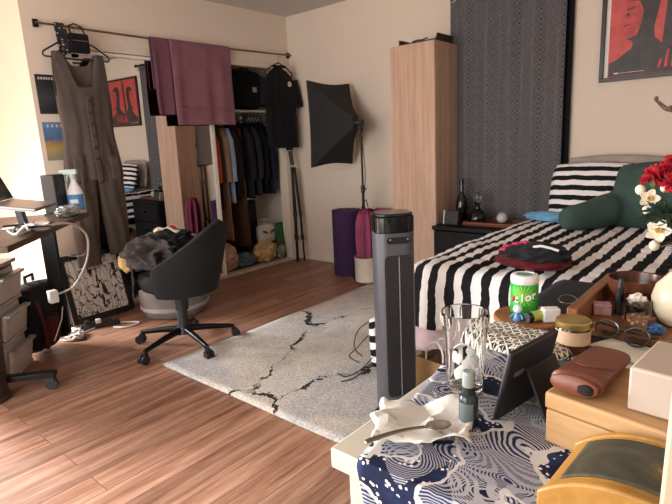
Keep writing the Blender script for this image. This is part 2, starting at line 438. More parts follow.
MB().lathe([(0, 0), (.052, 0), (.06, .012), (.058, .035), (.04, .06), (.018, .075), (.015, .10), (.02, .112), (.017, .112), (.012, .1), (.014, .075), (.036, .056), (.053, .033), (.053, .014), (0, .008)], seg=36).build('glass_body', glass('smoked glass', '#8d8f88', .0), t)
MB().lathe([(0, .103), (.011, .103), (.012, .115), (.022, .125), (.024, .145), (.013, .165), (0, .168)], seg=24).build('stopper', glass('clear glass', '#f4f6f4'), t)
o = MB().sph((0, 0, .040), .040, 28).build('glass_orb', mat('frosted orb', '#b6b7b6', .25, var=.05), loc=(2.36, -.26, NZ + .0125))
tag(o, 'pale grey round orb on the nightstand tray', 'orb')

# ------------------------------------------------------------------ bed
def m_stripe(name, per, ang=0, dark='#17171a', light='#e6e4e3', axis=0, off=0, wob=.12, quilt=True):
    t = NT(name); c = t.n('ShaderNodeTexCoord'); s = t.sep(c.outputs['UV'])
    w = t.noise(c.outputs['UV'], 14, 3)
    x = t.math('ADD', t.math('ADD', t.math('MULTIPLY', s[axis], 1 / per), off), t.math('MULTIPLY', t.math('SUBTRACT', w, .5), wob))
    f = t.math('FRACT', x)
    k = t.ramp(f, [(0, H(dark)), (.5, H(light))], 'CONSTANT')
    n = t.noise(c.outputs['UV'], 90, 3)
    k = t.mix(.25, k, t.ramp(n, [(.3, (.35, .35, .35)), (.7, (.65, .65, .65))]), 'OVERLAY')
    t.base(k, .9, 0, .2)
    if quilt:
        pu = t.vor(c.outputs['UV'], 16, 'SMOOTH_F1'); t.bump(t.math('ADD', t.math('MULTIPLY', pu, -1), t.math('MULTIPLY', w, .5)), .55, .012)
    else: t.bump(w, .3, .01)
    return t.m
QUILT = m_stripe('striped quilt', .080, off=.62, wob=.30)
BX0, BX1, BY0, BY1, BZ = 2.575, 4.08, -1.93, -.07, .625
t = thing('bed', 'double bed with a black frame under a black and white striped quilt', 'bed', (3.35, -1.0, 0))
bl = lambda x, y, z: (x - 3.35, y + 1.0, z)
b = MB(); b.box(bl(3.33, BY0 + .05, .235), (1.40, .03, .05)).box(bl(BX0 + .06, -1.0, .235), (.03, 1.8, .05)).box(bl(BX1 - .06, -1.0, .235), (.03, 1.8, .05)).box(bl(3.35, -1.0, .25), (1.38, 1.78, .02))
b.build('bed_frame', BLKMET, t)
for x in (BX0 + .08, BX1 - .08):
    for y in (BY0 + .08, BY1 - .08): MB().cyl(bl(x, y, .0165), bl(x, y, .23), .022).build('leg', BLKMET, t)
MB().box(bl(3.35, -1.0, .43), (1.38, 1.80, .30)).build('mattress', mat('mattress ticking', '#d9d3cf', .9), t, bevel=.05, seg=4)
# pink fitted sheet hanging below the quilt at the foot
b = MB()
def fs(u, v):
    L = 1.40 + 1.2; a = u * L
    if a < .6: p = (BX0 + .012, BY0 + .02 + .6 - a)
    elif a < 2.0: p = (BX0 + .012 + (a - .6) * 1.017, BY0 + .012)
    else: p = (BX1 - .012, BY0 + .02 + (a - 2.0))
    k = .012 * noise.noise(Vector((a * 7, v * 2, 3)))
    return Vector(bl(p[0] + (k if a < .6 else 0), p[1] + k, .22 + .2 * v + .02 * noise.noise(Vector((a * 3, 0, 8))) * (1 - v)))
b.grid(fs, 90, 8)
lab(b.build('fitted_sheet', cloth('pink sheet', '#cdb9bd', folds=.4), t, solid=.003), 'pale pink sheet hanging below the quilt')
QR = .07
def drop(d):
    """path over a rounded edge: distance past the flat part -> (outward, down)"""
    if d <= 0: return 0, 0
    q = QR * math.pi / 2
    if d < q: a = d / QR; return QR * math.sin(a), QR * (1 - math.cos(a))
    return QR + .05 * (d - q), QR + (d - q)
def fq(u, v):
    W = BX1 - BX0 - 2 * QR; L = BY1 - BY0 - QR; side = .36; foot = .315
    a = u * (W + 2 * side) - side; bb = v * (L + foot) - foot
    ox, dx = drop(-a) if a < 0 else drop(a - W); sx = -1 if a < 0 else 1
    oy, dy = drop(-bb) if bb < 0 else (0, 0)
    x = BX0 + QR + min(max(a, 0), W) + sx * ox; y = BY0 + QR + max(bb, 0) - oy
    z = BZ - max(dx, dy) - .25 * min(dx, dy)
    n = noise.noise(Vector((a * 3.2, bb * 3.2, 0))) * .014 + noise.noise(Vector((a * 11, bb * 11, 4))) * .005
    wv = .012 * math.sin(a * 14 + 2 * noise.noise(Vector((a * 2, 0, 0)))) * min(1, dy / .2) + .01 * math.sin(bb * 13) * 0
    q = math.sqrt(abs(math.sin(a * 33) * math.sin(bb * 33))) * .0105
    return Vector(bl(x + (sx * n if dx > .02 else 0), y - wv - (n if dy > .02 else 0), z + (n + q if max(dx, dy) < .03 else .015 * noise.noise(Vector((a * 4, 0, 2))))))
b = MB(); b.grid(fq, 150, 150, uv=lambda u, v: (u * 2.04, v * 2.2))
lab(b.build('quilt', QUILT, t, solid=.008), 'black and white striped quilted cover')
# pillows and soft things on the bed
p = MB().pillow((0, 0, 0), (.66, .40, .16), p=3.2, seed=3, wr=.08).build('pillow', m_stripe('striped pillowcase', .066, axis=1, off=.1, wob=.25, quilt=False), loc=(3.02, -.285, .812), rot=(R(74), R(1.5), R(2)))
tag(p, 'black and white striped pillow leaning at the head of the bed', 'pillow', )
p = MB().pillow((0, 0, 0), (.66, .40, .10), p=3.2, seed=9).build('pillow', cloth('grey pillowcase', '#a79d98', folds=.35), loc=(3.06, -.105, .845), rot=(R(84), 0, 0))
tag(p, 'plain grey pillow standing behind the striped pillow', 'pillow')
b = MB()
GP = cloth('green velvet', '#3c504b', folds=.2, var=.14)
b.pillow((0, .02, .18), (.60, .44, .22), (R(74), 0, 0), p=2.6, seed=5)
for s in (-1, 1):
    pts = [(s * .24, .02, .13), (s * .28, -.10, .105), (s * .33, -.20, .088), (s * .385, -.29, .078), (s * .41, -.33, .076)]
    b.tube(pts, [.085, .10, .088, .080, .045], 16)
    b.sph((s * .40, -.305, .078), (.076, .076, .076), 18)
o = b.build('backrest_pillow', GP, loc=(3.40, -.47, .625), rz=R(-4))
md = o.modifiers.new('rm', 'REMESH'); md.mode = 'VOXEL'; md.voxel_size = .014; md.use_smooth_shade = True
md = o.modifiers.new('sm', 'SMOOTH'); md.factor = .6; md.iterations = 14
tag(o, 'dark green velvet backrest pillow with arms sitting on the bed', 'cushion')
b = MB().blob((0, 0, .028), (.17, .075, .034), 4, .22, 2.2, 4, True, flat=.004)
o = b.build('folded_cloth', cloth('sky blue cotton', '#6fa3c8', folds=.4), loc=(2.77, -.46, .632), rz=R(-12))
tag(o, 'light blue crumpled cloth lying beside the striped pillow', 'cloth')
# hoodie
t = thing('hoodie', 'folded black hoodie with red lining and pink flowers on the bed', 'hoodie', (3.105, -1.71, .636), R(-8))
RED = cloth('dark red knit', '#571a1e', folds=.5); HB = cloth('black jersey', '#1f2025', folds=.5)
MB().blob((0, 0, .03), (.16, .12, .034), 2, .18, 1.8, 4, True, flat=.004).build('lining', RED, t)
MB().blob((.012, .006, .055), (.14, .115, .045), 6, .25, 1.9, 4, True).build('body', HB, t)
for i, (x, y, z) in enumerate(((-.105, -.02, .082), (-.085, .02, .088), (-.10, -.055, .075), (-.06, .05, .092))):
    b = MB()
    for k in range(6):
        a = k * math.pi / 3; b.sph((x + .013 * math.cos(a), y + .013 * math.sin(a), z), (.010, .010, .006), 10)
    b.sph((x, y, z + .004), (.006, .006, .005), 8)
    b.build('flower_patch', mat('pink felt', '#c8436c', .9), t)
MB().tube([(.03, -.05, .098), (.06, -.045, .105), (.09, -.03, .098), (.125, -.02, .088)], .0055).build('drawstring', mat('white cord', '#e4dfda', .8), t)

# ------------------------------------------------------------------ framed poster on the back wall
def m_poster():
    t = NT('red and black print'); c = t.n('ShaderNodeTexCoord'); n = t.noise(t.coord(), 14, 5, .6)
    col = t.ramp(n, [(.3, H('#b13a38')), (.7, H('#cf5550'))]); return t.base(col, .5)
def silhouette(o, s=1, flip=1):
    pts = [(.00, .0), (.02, .07), (.065, .105), (.10, .13), (.105, .16), (.09, .17), (.075, .175), (.062, .20), (.060, .225), (.066, .235), (.058, .25), (.060, .262), (.046, .275), (.055, .30), (.062, .335), (.075, .375), (.11, .40), (.16, .405), (.20, .385), (.215, .33), (.205, .27), (.195, .22), (.20, .17), (.235, .135), (.30, .105), (.33, .0)]
    return [(o[0] + flip * x * s, o[1] + y * s) for x, y in pts]
PX0, PX1, PZ0, PZ1 = 2.905, 3.845, 1.505, 2.16
t = thing('framed_poster', 'large red and black portrait poster in black frame above the bed', 'poster', (2.905, -.003, 1.505))
FW = PX1 - PX0; FH = PZ1 - PZ0
b = MB()
for z in (.0125, FH - .0125): b.box((FW / 2, -.014, z), (FW, .028, .025))
for x in (.0125, FW - .0125): b.box((x, -.014, FH / 2), (.025, .028, FH - .05))
b.build('frame', mat('black frame', '#1d1b1b', .4), t, bevel=.002)
MB().box((FW / 2, -.006, FH / 2), (FW - .04, .008, FH - .04)).build('mount', mat('white mount', '#e2dcd4', .7), t)
MB().box((FW / 2 + .012, -.011, FH / 2), (FW - .075, .003, FH - .052)).build('print', m_poster(), t)
MX = Matrix.Rotation(R(90), 4, 'X')
RED_ = mat('print face red', '#b5403e', .5, var=.2, scale=20)
DG = mat('print charcoal', '#37302f', .5, var=.2, scale=12)
def flatshape(name, poly, m, d): return MB().prism([(x, z) for x, z in poly], .0127 + d, .0133 + d, MX).build(name, m, t, smooth=False)
flatshape('portrait_shape', silhouette((.055, .03), 1.25), DG, 0)
flatshape('portrait_shape', silhouette((.78, .03), 1.3, -1), DG, 0)
for ox, fl in ((.055, 1), (.78, -1)):
    k = 1.25 if fl == 1 else 1.3
    q = lambda pts: [(ox + fl * x * k, .03 + z * k) for x, z in pts]
    flatshape('face_shape', q([(.075, .175), (.062, .20), (.060, .225), (.066, .235), (.058, .25), (.060, .262), (.046, .275), (.055, .30), (.062, .335), (.075, .36), (.125, .35), (.145, .30), (.135, .24), (.12, .19)]), RED_, .0008)
    for sh in ([(.070, .312), (.105, .318), (.11, .327), (.07, .322)], [(.060, .238), (.085, .242), (.088, .247), (.062, .246)], [(.066, .285), (.085, .29), (.082, .30), (.07, .298)]): flatshape('feature_shape', q(sh), DG, .0016)
flatshape('portrait_shape', [(.055, .03), (.9, .03), (.9, .10), (.62, .20), (.48, .13), (.3, .19), (.2, .17), (.055, .115)], DG, .001)
flatshape('portrait_shape', [(.345, .17), (.40, .17), (.42, .62), (.37, .62)], DG, .001)
RS = mat('print crimson', '#c0303c', .5, var=.2)
for i in range(9):
    x = .33 + i * .036; h = .05 + .06 * abs(math.sin(i * 2.1))
    flatshape('brush_stroke', [(x, .055), (x + .014, .06), (x + .024, .06 + h), (x + .008, .055 + h)], RS, .002)
MB().box((.10, -.0155, .048), (.028, .001, .008)).box((.19, -.0155, .048), (.14, .001, .0022)).build('caption_line', mat('caption white', '#ded5cc', .6), t)

# ------------------------------------------------------------------ tower fan
t = thing('tower_fan', 'dark grey tower fan standing on the rug in front of the bed', 'fan', (2.716, -2.196, .0), R(48)); t.scale = (1.09, 1.09, 1.0)
GR = mat('graphite plastic', '#50525a', .38, .25, var=.05); GRD = mat('dark grille plastic', '#1d1d20', .5)
def rbox(w, d, r, n=6):
    pts = []
    for cx, cy, a0 in ((w / 2 - r, d / 2 - r, 0), (-w / 2 + r, d / 2 - r, 90), (-w / 2 + r, -d / 2 + r, 180), (w / 2 - r, -d / 2 + r, 270)):
        for i in range(n + 1):
            a = R(a0 + 90 * i / n); pts.append((cx + r * math.cos(a), cy + r * math.sin(a)))
    return pts
MB().lathe([(0, .018), (.088, .018), (.095, .024), (.095, .032), (.07, .05), (.05, .075), (0, .075)], seg=48).build('base', BLACK, t)
FZ = .92
b = MB(); sec = rbox(.145, .135, .045)
b.prism(sec, .07, FZ - .075); b.build('housing', GR, t, bevel=.002)
MB().prism(rbox(.147, .137, .046), FZ - .078, FZ - .012).build('head', mat('gloss black', '#131315', .12), t, bevel=.004)
MB().prism(rbox(.139, .129, .043), FZ - .012, FZ, ).build('control_panel', mat('gloss black top', '#232427', .15), t, bevel=.004)
# the handle recess and grille face the camera side (-y local)
MB().prism([(x, z) for x, z in rbox(.086, .026, .012)], 0, .006, Matrix.Translation((.004, -.0635, FZ - .105)) @ MX).build('handle_slot', mat('slot black', '#08080a', .6), t)
for s in (-.03, .034): MB().cyl((.004 + s, -.066, FZ - .10), (.004 + s, -.0715, FZ - .10), .0035).build('screw', CHROME, t)
MB().prism(rbox(.104, .60, .02), 0, .004, Matrix.Translation((.004, -.0655, .155 + .30)) @ MX).build('grille_recess', GRD, t)
g = MB()
for i in range(74): g.box((.004, -.0715, .163 + i * .008), (.098, .004, .0032))
for i in range(9): g.box((.004 - .044 + i * .011, -.0695, .455), (.0022, .003, .59))
g.build('grille', mat('grille bars', '#2e2f33', .4), t)
MB().box((.004, -.0745, .455), (.004, .003, .595)).build('centre_rib', mat('grille rib grey', '#8c8d90', .3, .5), t)

# ------------------------------------------------------------------ softbox light
SBX = mat('black softbox nylon', '#0b0b0b', .75, var=.15, bump=.2, bscale=20)
t = thing('softbox_light', 'black softbox lamp on a stand in the corner beside the wardrobe', 'studio light', (1.115, -.34, 0))
h = MB(); xf, xb = -.42, -.03
zc = 1.36; prof = [(-.312, .275, .36), (-.29, .272, .357), (-.22, .195, .26), (-.12, .10, .135), (-.02, .04, .045)]
b = MB()
rings = []
for x, hy, hz in prof:
    sl = (x + .42) * .0
    ring = []
    n = 6
    for (y0, z0), (y1, z1) in (((-1, -1), (1, -1)), ((1, -1), (1, 1)), ((1, 1), (-1, 1)), ((-1, 1), (-1, -1))):
        for i in range(n):
            u = i / n; yy = y0 + (y1 - y0) * u; zz = z0 + (z1 - z0) * u
            sag = 1 - .06 * math.sin(math.pi * u)
            ring.append(b.bm.verts.new((x, yy * hy * sag, zc + zz * hz * sag + sl)))
    rings.append(ring)
for r0, r1 in zip(rings, rings[1:]):
    for i in range(len(r0)): b.bm.faces.new((r0[i], r0[(i + 1) % len(r0)], r1[(i + 1) % len(r1)], r1[i]))
b.bm.faces.new(rings[-1])
b.build('softbox_shell', SBX, t, ang=25)
b = MB(); b.box((-.297, 0, zc), (.004, .51, .68)); lab(b.build('diffuser', mat('white diffuser cloth', '#c9c9c6', .9), t), 'white front diffuser')
MB().cyl((-.05, 0, zc), (.05, 0, zc - .005), .032, .026).build('lamp_socket', BLACK, t)
b = MB().box((.03, 0, zc - .04), (.03, .03, .07)).cyl((.03, -.035, zc - .03), (.03, .035, zc - .03), .008)
b.build('tilt_bracket', BLACK, t)
MB().cyl((.03, 0, .62), (.03, 0, zc - .05), .009).build('pole', BLKMET, t)
MB().cyl((.03, 0, .12), (.03, 0, .80), .0125).build('pole', BLKMET, t)
for z in (.80, .45): MB().cyl((.03, 0, z - .03), (.03, 0, z + .03), .018).cyl((.03, 0, z), (.065, 0, z), .007).build('clamp_knob', BLACK, t)
for k in range(3):
    a = R((10, 130, 225)[k]); MB().cyl((.03 + .02 * math.cos(a), .02 * math.sin(a), .40), (.03 + .11 * math.cos(a), .11 * math.sin(a), .02), .008).sph((.03 + .11 * math.cos(a), .11 * math.sin(a), .014), .013, 10).build('leg', BLKMET, t)
b = MB(); pts = []
for i in range(24):
    u = i / 23; pts.append((.04 + .035 * math.sin(u * 5), -.02 - .012 * math.sin(u * 9), zc - .02 - u * 1.0))
b.tube(pts, .0035, 6).build('power_cable', BLACK, t)
MB().box((.052, -.025, zc - .14), (.018, .014, .045)).build('cable_switch', BLACK, t)

# ------------------------------------------------------------------ rolled mats, canister, folded bag by the softbox
def spiral_mat(name, label, cat, loc, R0, h, m, turns=4.5, rz=0):
    b = MB(); n = 150; th = R0 / turns * .97
    pin, pout = [], []
    for i in range(n + 1):
        a = 2 * math.pi * turns * i / n; r = R0 * (1 - i / n * .86)
        pout.append((r * math.cos(a), r * math.sin(a))); rr = max(.004, r - th * .80); pin.append((rr * math.cos(a), rr * math.sin(a)))
    V = [[b.bm.verts.new((x, y, z)) for (x, y) in L] for L, z in ((pout, 0), (pout, h), (pin, h), (pin, 0))]
    for A, B in ((0, 1), (1, 2), (2, 3), (3, 0)):
        for i in range(n): b.bm.faces.new((V[A][i], V[A][i + 1], V[B][i + 1], V[B][i]))
    o = b.build(name, m, loc=loc, rz=rz, ang=50); return tag(o, label, cat)
spiral_mat('yoga_mat', 'rolled dark purple yoga mat standing against the wall under the softbox', 'yoga mat', (.895, -.27, 0), .145, .60, mat('purple foam', '#331a42', .85, bump=.2, bscale=60), rz=2.6)
t = thing('folded_umbrella', 'closed crimson pink umbrella standing in the beige canister', 'umbrella', (1.235, -.44, .03))
b = MB()
def um(u, v):
    z = .03 + v * .56; a = u * 2 * math.pi; r = (.05 + .022 * math.sin(v * 2.6)) * (1 + .22 * math.sin(a * 8)) * (1 - .75 * max(0, (.18 - v) / .18)) * (1 - .25 * max(0, v - .85) / .15)
    return Vector((r * 1.15 * math.cos(a), r * math.sin(a), z))
PK = cloth('crimson pink nylon', '#8c4560', folds=.15)
b.grid(um, 64, 24, closeu=True).build('canopy', PK, t)
MB().cyl((0, 0, .0), (0, 0, .62), .007).build('shaft', BLKMET, t)
MB().lathe([(.056, .60), (.060, .59), (.055, .575), (.03, .60), (.012, .615)], seg=24).build('canopy_rim', mat('dark pink hem', '#7d2443', .9), t)
t = thing('canister', 'beige round canister on the rug corner holding the pink umbrella', 'canister', (1.235, -.44, .016))
MB().lathe([(0, .0), (.098, 0), (.105, .008), (.105, .20), (.108, .205), (.108, .215), (.100, .215), (.098, .20), (.098, .012), (0, .012)], seg=44).build('can_body', mat('beige canister', '#cfc5b4', .55, bump=.15), t)
t = thing('drawstring_bag', 'slim black nylon bag standing between purple mat and pink umbrella', 'bag', (1.098, -.20, 0))
MB().pillow((0, 0, .31), (.15, .62, .08), (R(88), 0, R(20)), p=5, seed=2).build('bag_body', cloth('black nylon bag', '#17171a', folds=.35), t)
MB().tube([(-.04, -.01, .6), (-.045, -.01, .67), (-.03, 0, .69), (-.01, .0, .62)], .005).build('strap', BLACK, t)
t = thing('exercise_mat', 'flat folded magenta exercise mat standing behind the pink umbrella', 'mat', (1.16, -.075, 0))
MB().box((0, 0, .30), (.17, .06, .60), (0, 0, 0)).build('mat_body', mat('magenta foam', '#b1407a', .85, bump=.15, bscale=50), t, bevel=.02, seg=3)

# ------------------------------------------------------------------ rail above the closet with what hangs on it
RZ = 2.075
t = thing('clothes_rail', 'thin metal clothes rail running above the closet opening', 'clothes rail', (.04, -1.2, RZ))
pts = [(0, -1.175 + 2.375 * i / 20, -.012 * math.sin(math.pi * i / 20)) for i in range(21)]
MB().tube(pts, .0075, 10).build('rail_tube', mat('bronze rail', '#7b6a57', .35, .8), t)
for y in (-1.165, 1.185):
    MB().box((-.03, y, 0), (.02, .03, .05)).cyl((-.035, y, 0), (.004, y, 0), .009).build('rail_bracket', BLKMET, t)
def hanger(parent, w, drop=.09, m=None, r=.006, hook=True):
    m = m or BLACK
    pts = [(0, -w, -drop - .02), (0, -w * .98, -drop - .002), (0, -w * .55, -drop * .45), (0, 0, 0), (0, w * .55, -drop * .45), (0, w * .98, -drop - .002), (0, w, -drop - .02), (0, w * .95, -drop - .032), (0, 0, -drop - .036), (0, -w * .95, -drop - .032), (0, -w, -drop - .02)]
    o = MB().tube(pts, r, 8).build('hanger', m, parent)
    if hook:
        hk = [(0, 0, 0), (0, 0, .035)] + [(0, .018 - .018 * math.cos(a), .045 + .018 * math.sin(a)) for a in [math.pi * i / 8 for i in range(9)]]
        MB().tube(hk, .0022, 6).build('hook', STEEL, o)
    return o
def sstep(a, b, x):
    x = max(0, min(1, (x - a) / (b - a))); return x * x * (3 - 2 * x)
# jumpsuit
JS = cloth('taupe linen', '#58504a', folds=.3, var=.1, weave=700)
t = thing('jumpsuit', 'brown sleeveless button-front jumpsuit hanging on a black hanger', 'jumpsuit', (.075, -2.145, 2.0), R(3))
hg = hanger(t, .235, .11)
for c in hg.children: c.location.z = 0
Z0 = 2.0
def ztop(s, fr):
    a = abs(s)
    inn = (1.665 if fr else 1.81) + ((1.895 - 1.665) if fr else (1.895 - 1.81)) * sstep(.22, .60, a)
    return inn - (1.895 - 1.60) * sstep(.86, 1.0, a)
def jt(u, v):
    a = 2 * math.pi * u; s, c = math.sin(a), math.cos(a)
    zt = ztop(s, c > 0); z = 1.02 + (zt - 1.02) * v
    hw = .215 - .032 * sstep(1.05, 1.38, z) + .012 * sstep(1.40, 1.55, z) + .012 * sstep(1.6, 1.84, z)
    dp = .062 - .012 * sstep(1.05, 1.4, z) - .040 * sstep(1.56, 1.84, z)
    k = .010 * noise.noise(Vector((s * 4, z * 3.2, c * 2))) + .006 * math.sin(s * 16 + z * 4) * sstep(1.45, 1.1, z)
    return Vector((dp * c + k * (1 if c > 0 else -1) + .01, hw * s, z - Z0))
bd = MB().grid(jt, 72, 44, closeu=True).build('bodice', JS, t, solid=.004)
for sgn, y0, y1, zb in ((-1, -.105, -.135, .405), (1, .10, .115, .455)):
    def lg(u, v, sgn=sgn, y0=y0, y1=y1, zb=zb):
        a = 2 * math.pi * u; s, c = math.sin(a), math.cos(a); z = zb + (1.12 - zb) * v
        hw = .082 + .026 * v; dp = .034 + .026 * v
        k = .008 * noise.noise(Vector((s * 3 + sgn, z * 3, c))) + .005 * math.sin(z * 9 + s * 7)
        return Vector((dp * c + .012 + k, y1 + (y0 - y1) * v + hw * s, z - Z0))
    MB().grid(lg, 40, 34, closeu=True).build('trouser_leg', JS, t, solid=.004)
def front(z, y=0):
    dp = .062 - .012 * sstep(1.05, 1.4, z) - .040 * sstep(1.56, 1.84, z); return dp + .022
def pk(u, v):
    z = 1.00 + v * .60; return Vector((front(z) - .004 + .004 * math.sin(v * 14), -.022 + u * .044, z - Z0))
MB().grid(pk, 4, 24).build('placket', JS, t, solid=.004)
for z in (1.57, 1.49, 1.41, 1.33, 1.25, 1.17): MB().cyl((front(z) - .006, 0, z - Z0), (front(z) + .006, 0, z - Z0), .0085).build('button', mat('dark horn button', '#2a211c', .35), t)
for s in (-1, 1):
    def pc(u, v, s=s):
        z = 1.02 + v * .18; return Vector((front(z) - .012 - .05 * (abs(.13) - .1), s * (.095 + u * .075), z - Z0 - .02 * u))
    MB().grid(pc, 4, 6).build('pocket', JS, t, solid=.006)
# strap bag and scarf on the rail
t = thing('belt_bag', 'small black bag hanging on the rail above the jumpsuit', 'bag', (.085, -2.125, RZ))
MB().box((.0, 0, -.115), (.04, .13, .13)).build('bag_body', cloth('black cordura', '#141416', folds=.3), t, bevel=.012, seg=3)
MB().tube([(0, -.05, -.06), (-.03, -.045, .0), (-.045, 0, .022), (-.03, .045, .0), (0, .05, -.06)], .006).build('strap', BLACK, t)
MB().box((.021, 0, -.10), (.003, .10, .006)).build('zip', STEEL, t)
def m_print(name, base, cols, sc):
    t = NT(name); v = t.coord(); cell = t.vor(v, sc, 'F1', 'Color'); d = t.vor(v, sc)
    s = t.sep(cell); c = t.ramp(s[0], [(i / len(cols), H(x)) for i, x in enumerate(cols)], 'CONSTANT')
    t.base(t.mix(t.math('LESS_THAN', d, .36), H(base), c), .8); return t.m
t = thing('scarf', 'narrow patterned scarf looped over the rail beside the black bag', 'scarf', (.04, -2.225, RZ))
def sc_(u, v):
    L = .20; q = v * 2 - 1; z = .012 - abs(q) * L + .0; x = .045 * math.tanh(q * 5) if True else 0
    if abs(q) < .06: z = .012
    return Vector((.006 + (x if q > 0 else .4 * x), -.028 + u * .056 + .006 * math.sin(v * 9), z))
MB().grid(sc_, 6, 40).build('scarf_cloth', m_print('patterned scarf cloth', '#1b1a20', ['#8e4a48', '#c8c4bc', '#4f6674', '#1d1c22', '#1d1c22'], 60), t, solid=.003)
# towels over the rail
TW = cloth('mauve terry', '#845b66', var=.08, weave=350, folds=.35); TWB = cloth('deep mauve terry', '#6f4a57', var=.08, weave=350, folds=.35)
def towel(name, label, y0, y1, lf, lb, x, m, fold):
    t = thing(name, label, 'towel', (.04, (y0 + y1) / 2, RZ - .012 - fold))
    w = y1 - y0
    def f(u, v):
        L = lf + lb; d = v * L - lb
        r = .014 + fold
        q = r * math.pi / 2
        if abs(d) < q: a = d / r; px, pz = r * math.sin(a), r * math.cos(a)
        else: px = math.copysign(r + .004 * (abs(d) - q), d); pz = -(abs(d) - q)
        if d < 0: px = max(px, -.026)
        k = .007 * math.sin(u * 17 + 2 * noise.noise(Vector((u * 3, 1, 0)))) * min(1, abs(d) * 3)
        return Vector((px + (k if d > 0 else .0), -w / 2 + u * w + .01 * noise.noise(Vector((v * 3, u, 2))), pz - .012 * math.sin(math.pi * (1 - abs(u * 2 - 1))) * 0))
    b = MB().grid(f, 60, 70); o = b.build('towel_cloth', m, t, solid=.006)
    for zz in (.13, .155):
        def g(u, v, zz=zz):
            p = f(u, (lb + lf - zz + v * .012) / (lf + lb)); return p + Vector((.0045, 0, 0))
        if lf > .3 and fold > .005: MB().grid(g, 60, 2).build('woven_band', m, t, solid=.002)
    return t
towel('towel', 'mauve pink bath towel folded over the rail in front of the mirror', -1.395, -.795, .69, .45, .05, TW, .016)
towel('hand_towel', 'darker mauve towel peeking out left of the bath towel on the rail', -1.55, -1.29, .60, .40, .05, TWB, .004)
# black T-shirt at the end of the rail
TS = cloth('black cotton jersey', '#131316', folds=.3)
t = thing('t_shirt', 'black short-sleeved T-shirt hanging at the corner end of the rail', 'T-shirt', (.125, -.265, 1.975), R(-2))
hanger(t, .17, .085)
def tb(u, v):
    a = 2 * math.pi * u; s, c = math.sin(a), math.cos(a)
    zt = -.02 - .105 * abs(s) ** 1.3 - (.03 if c > 0 else 0) * (1 - abs(s)); z = -.80 + (zt + .80) * v
    hw = .185 + .012 * (1 - v) - (.0 if v < .9 else .03 * (v - .9) * 10)
    dp = .055 * (1 - sstep(.75, 1.0, v) * .8)
    k = .012 * noise.noise(Vector((s * 3, v * 4, c))) + .006 * math.sin(s * 13) * (1 - v)
    return Vector((dp * c + k, hw * s, z))
MB().grid(tb, 64, 40, closeu=True).build('shirt_body', TS, t, solid=.003)
for s in (-1, 1):
    def sl(u, v, s=s):
        a = 2 * math.pi * u; p0 = Vector((0, s * .150, -.17)); p1 = Vector((.02, s * .205, -.41)); p = p0.lerp(p1, v)
        d = Vector((0, .9, .42 * s)) if True else 0
        q = Vector((0, .93 , .30 * s)).normalized() * (.080 - .016 * v) * math.cos(a)
        return p + q + Vector(((.036 + .008 * v) * math.sin(a), 0, 0)) + Vector((.006 * noise.noise(Vector((a, v * 4, s))), 0, 0))
    MB().grid(sl, 32, 16, closeu=True).build('sleeve', TS, t, solid=.003)
MB().lathe([(.075, 0), (.082, .008), (.080, .016)], seg=32, sx=.4).build('collar', TS, t, loc=(.008, 0, -.045), solid=.003)
MB().lathe([(0, 0), (.024, 0), (.026, .002), (.024, .004), (0, .004)], seg=24).build('chest_badge', mat('pale print', '#b9b8b4', .7), t, loc=(.058, .075, -.20), rot=(0, R(90), 0))
# tripod leaning into the corner
t = thing('tripod', 'folded black camera tripod leaning in the corner below the T-shirt', 'tripod', (.10, -.13, 0), R(0), )
MB().cyl((-.01, .0, 1.0), (-.03, .0, 1.14), .02).box((-.035, 0, 1.165), (.04, .055, .03)).build('tripod_head', BLACK, t)
for k, (dx, dy) in enumerate(((.02, -.035), (.035, .03), (-.02, .0))):
    lg = MB().cyl((dx * .4 - .01, dy * .5, .98), (dx * 1.0, dy * .8, .50), .0145).cyl((dx, dy * .8, .53), (dx * 1.2, dy, .25), .0115).cyl((dx * 1.2, dy, .27), (dx * 1.4, dy * 1.1, .02), .009).build('leg', BLKMET, t)
    for z, f in ((.50, 1), (.255, 1.2)): MB().cyl((dx * f, dy * .9, z - .025), (dx * f, dy * .9, z + .025), .019).build('leg_lock', BLACK, lg)
    MB().sph((dx * 1.4, dy * 1.1, .014), .014, 10).build('rubber_foot', BLACK, lg)

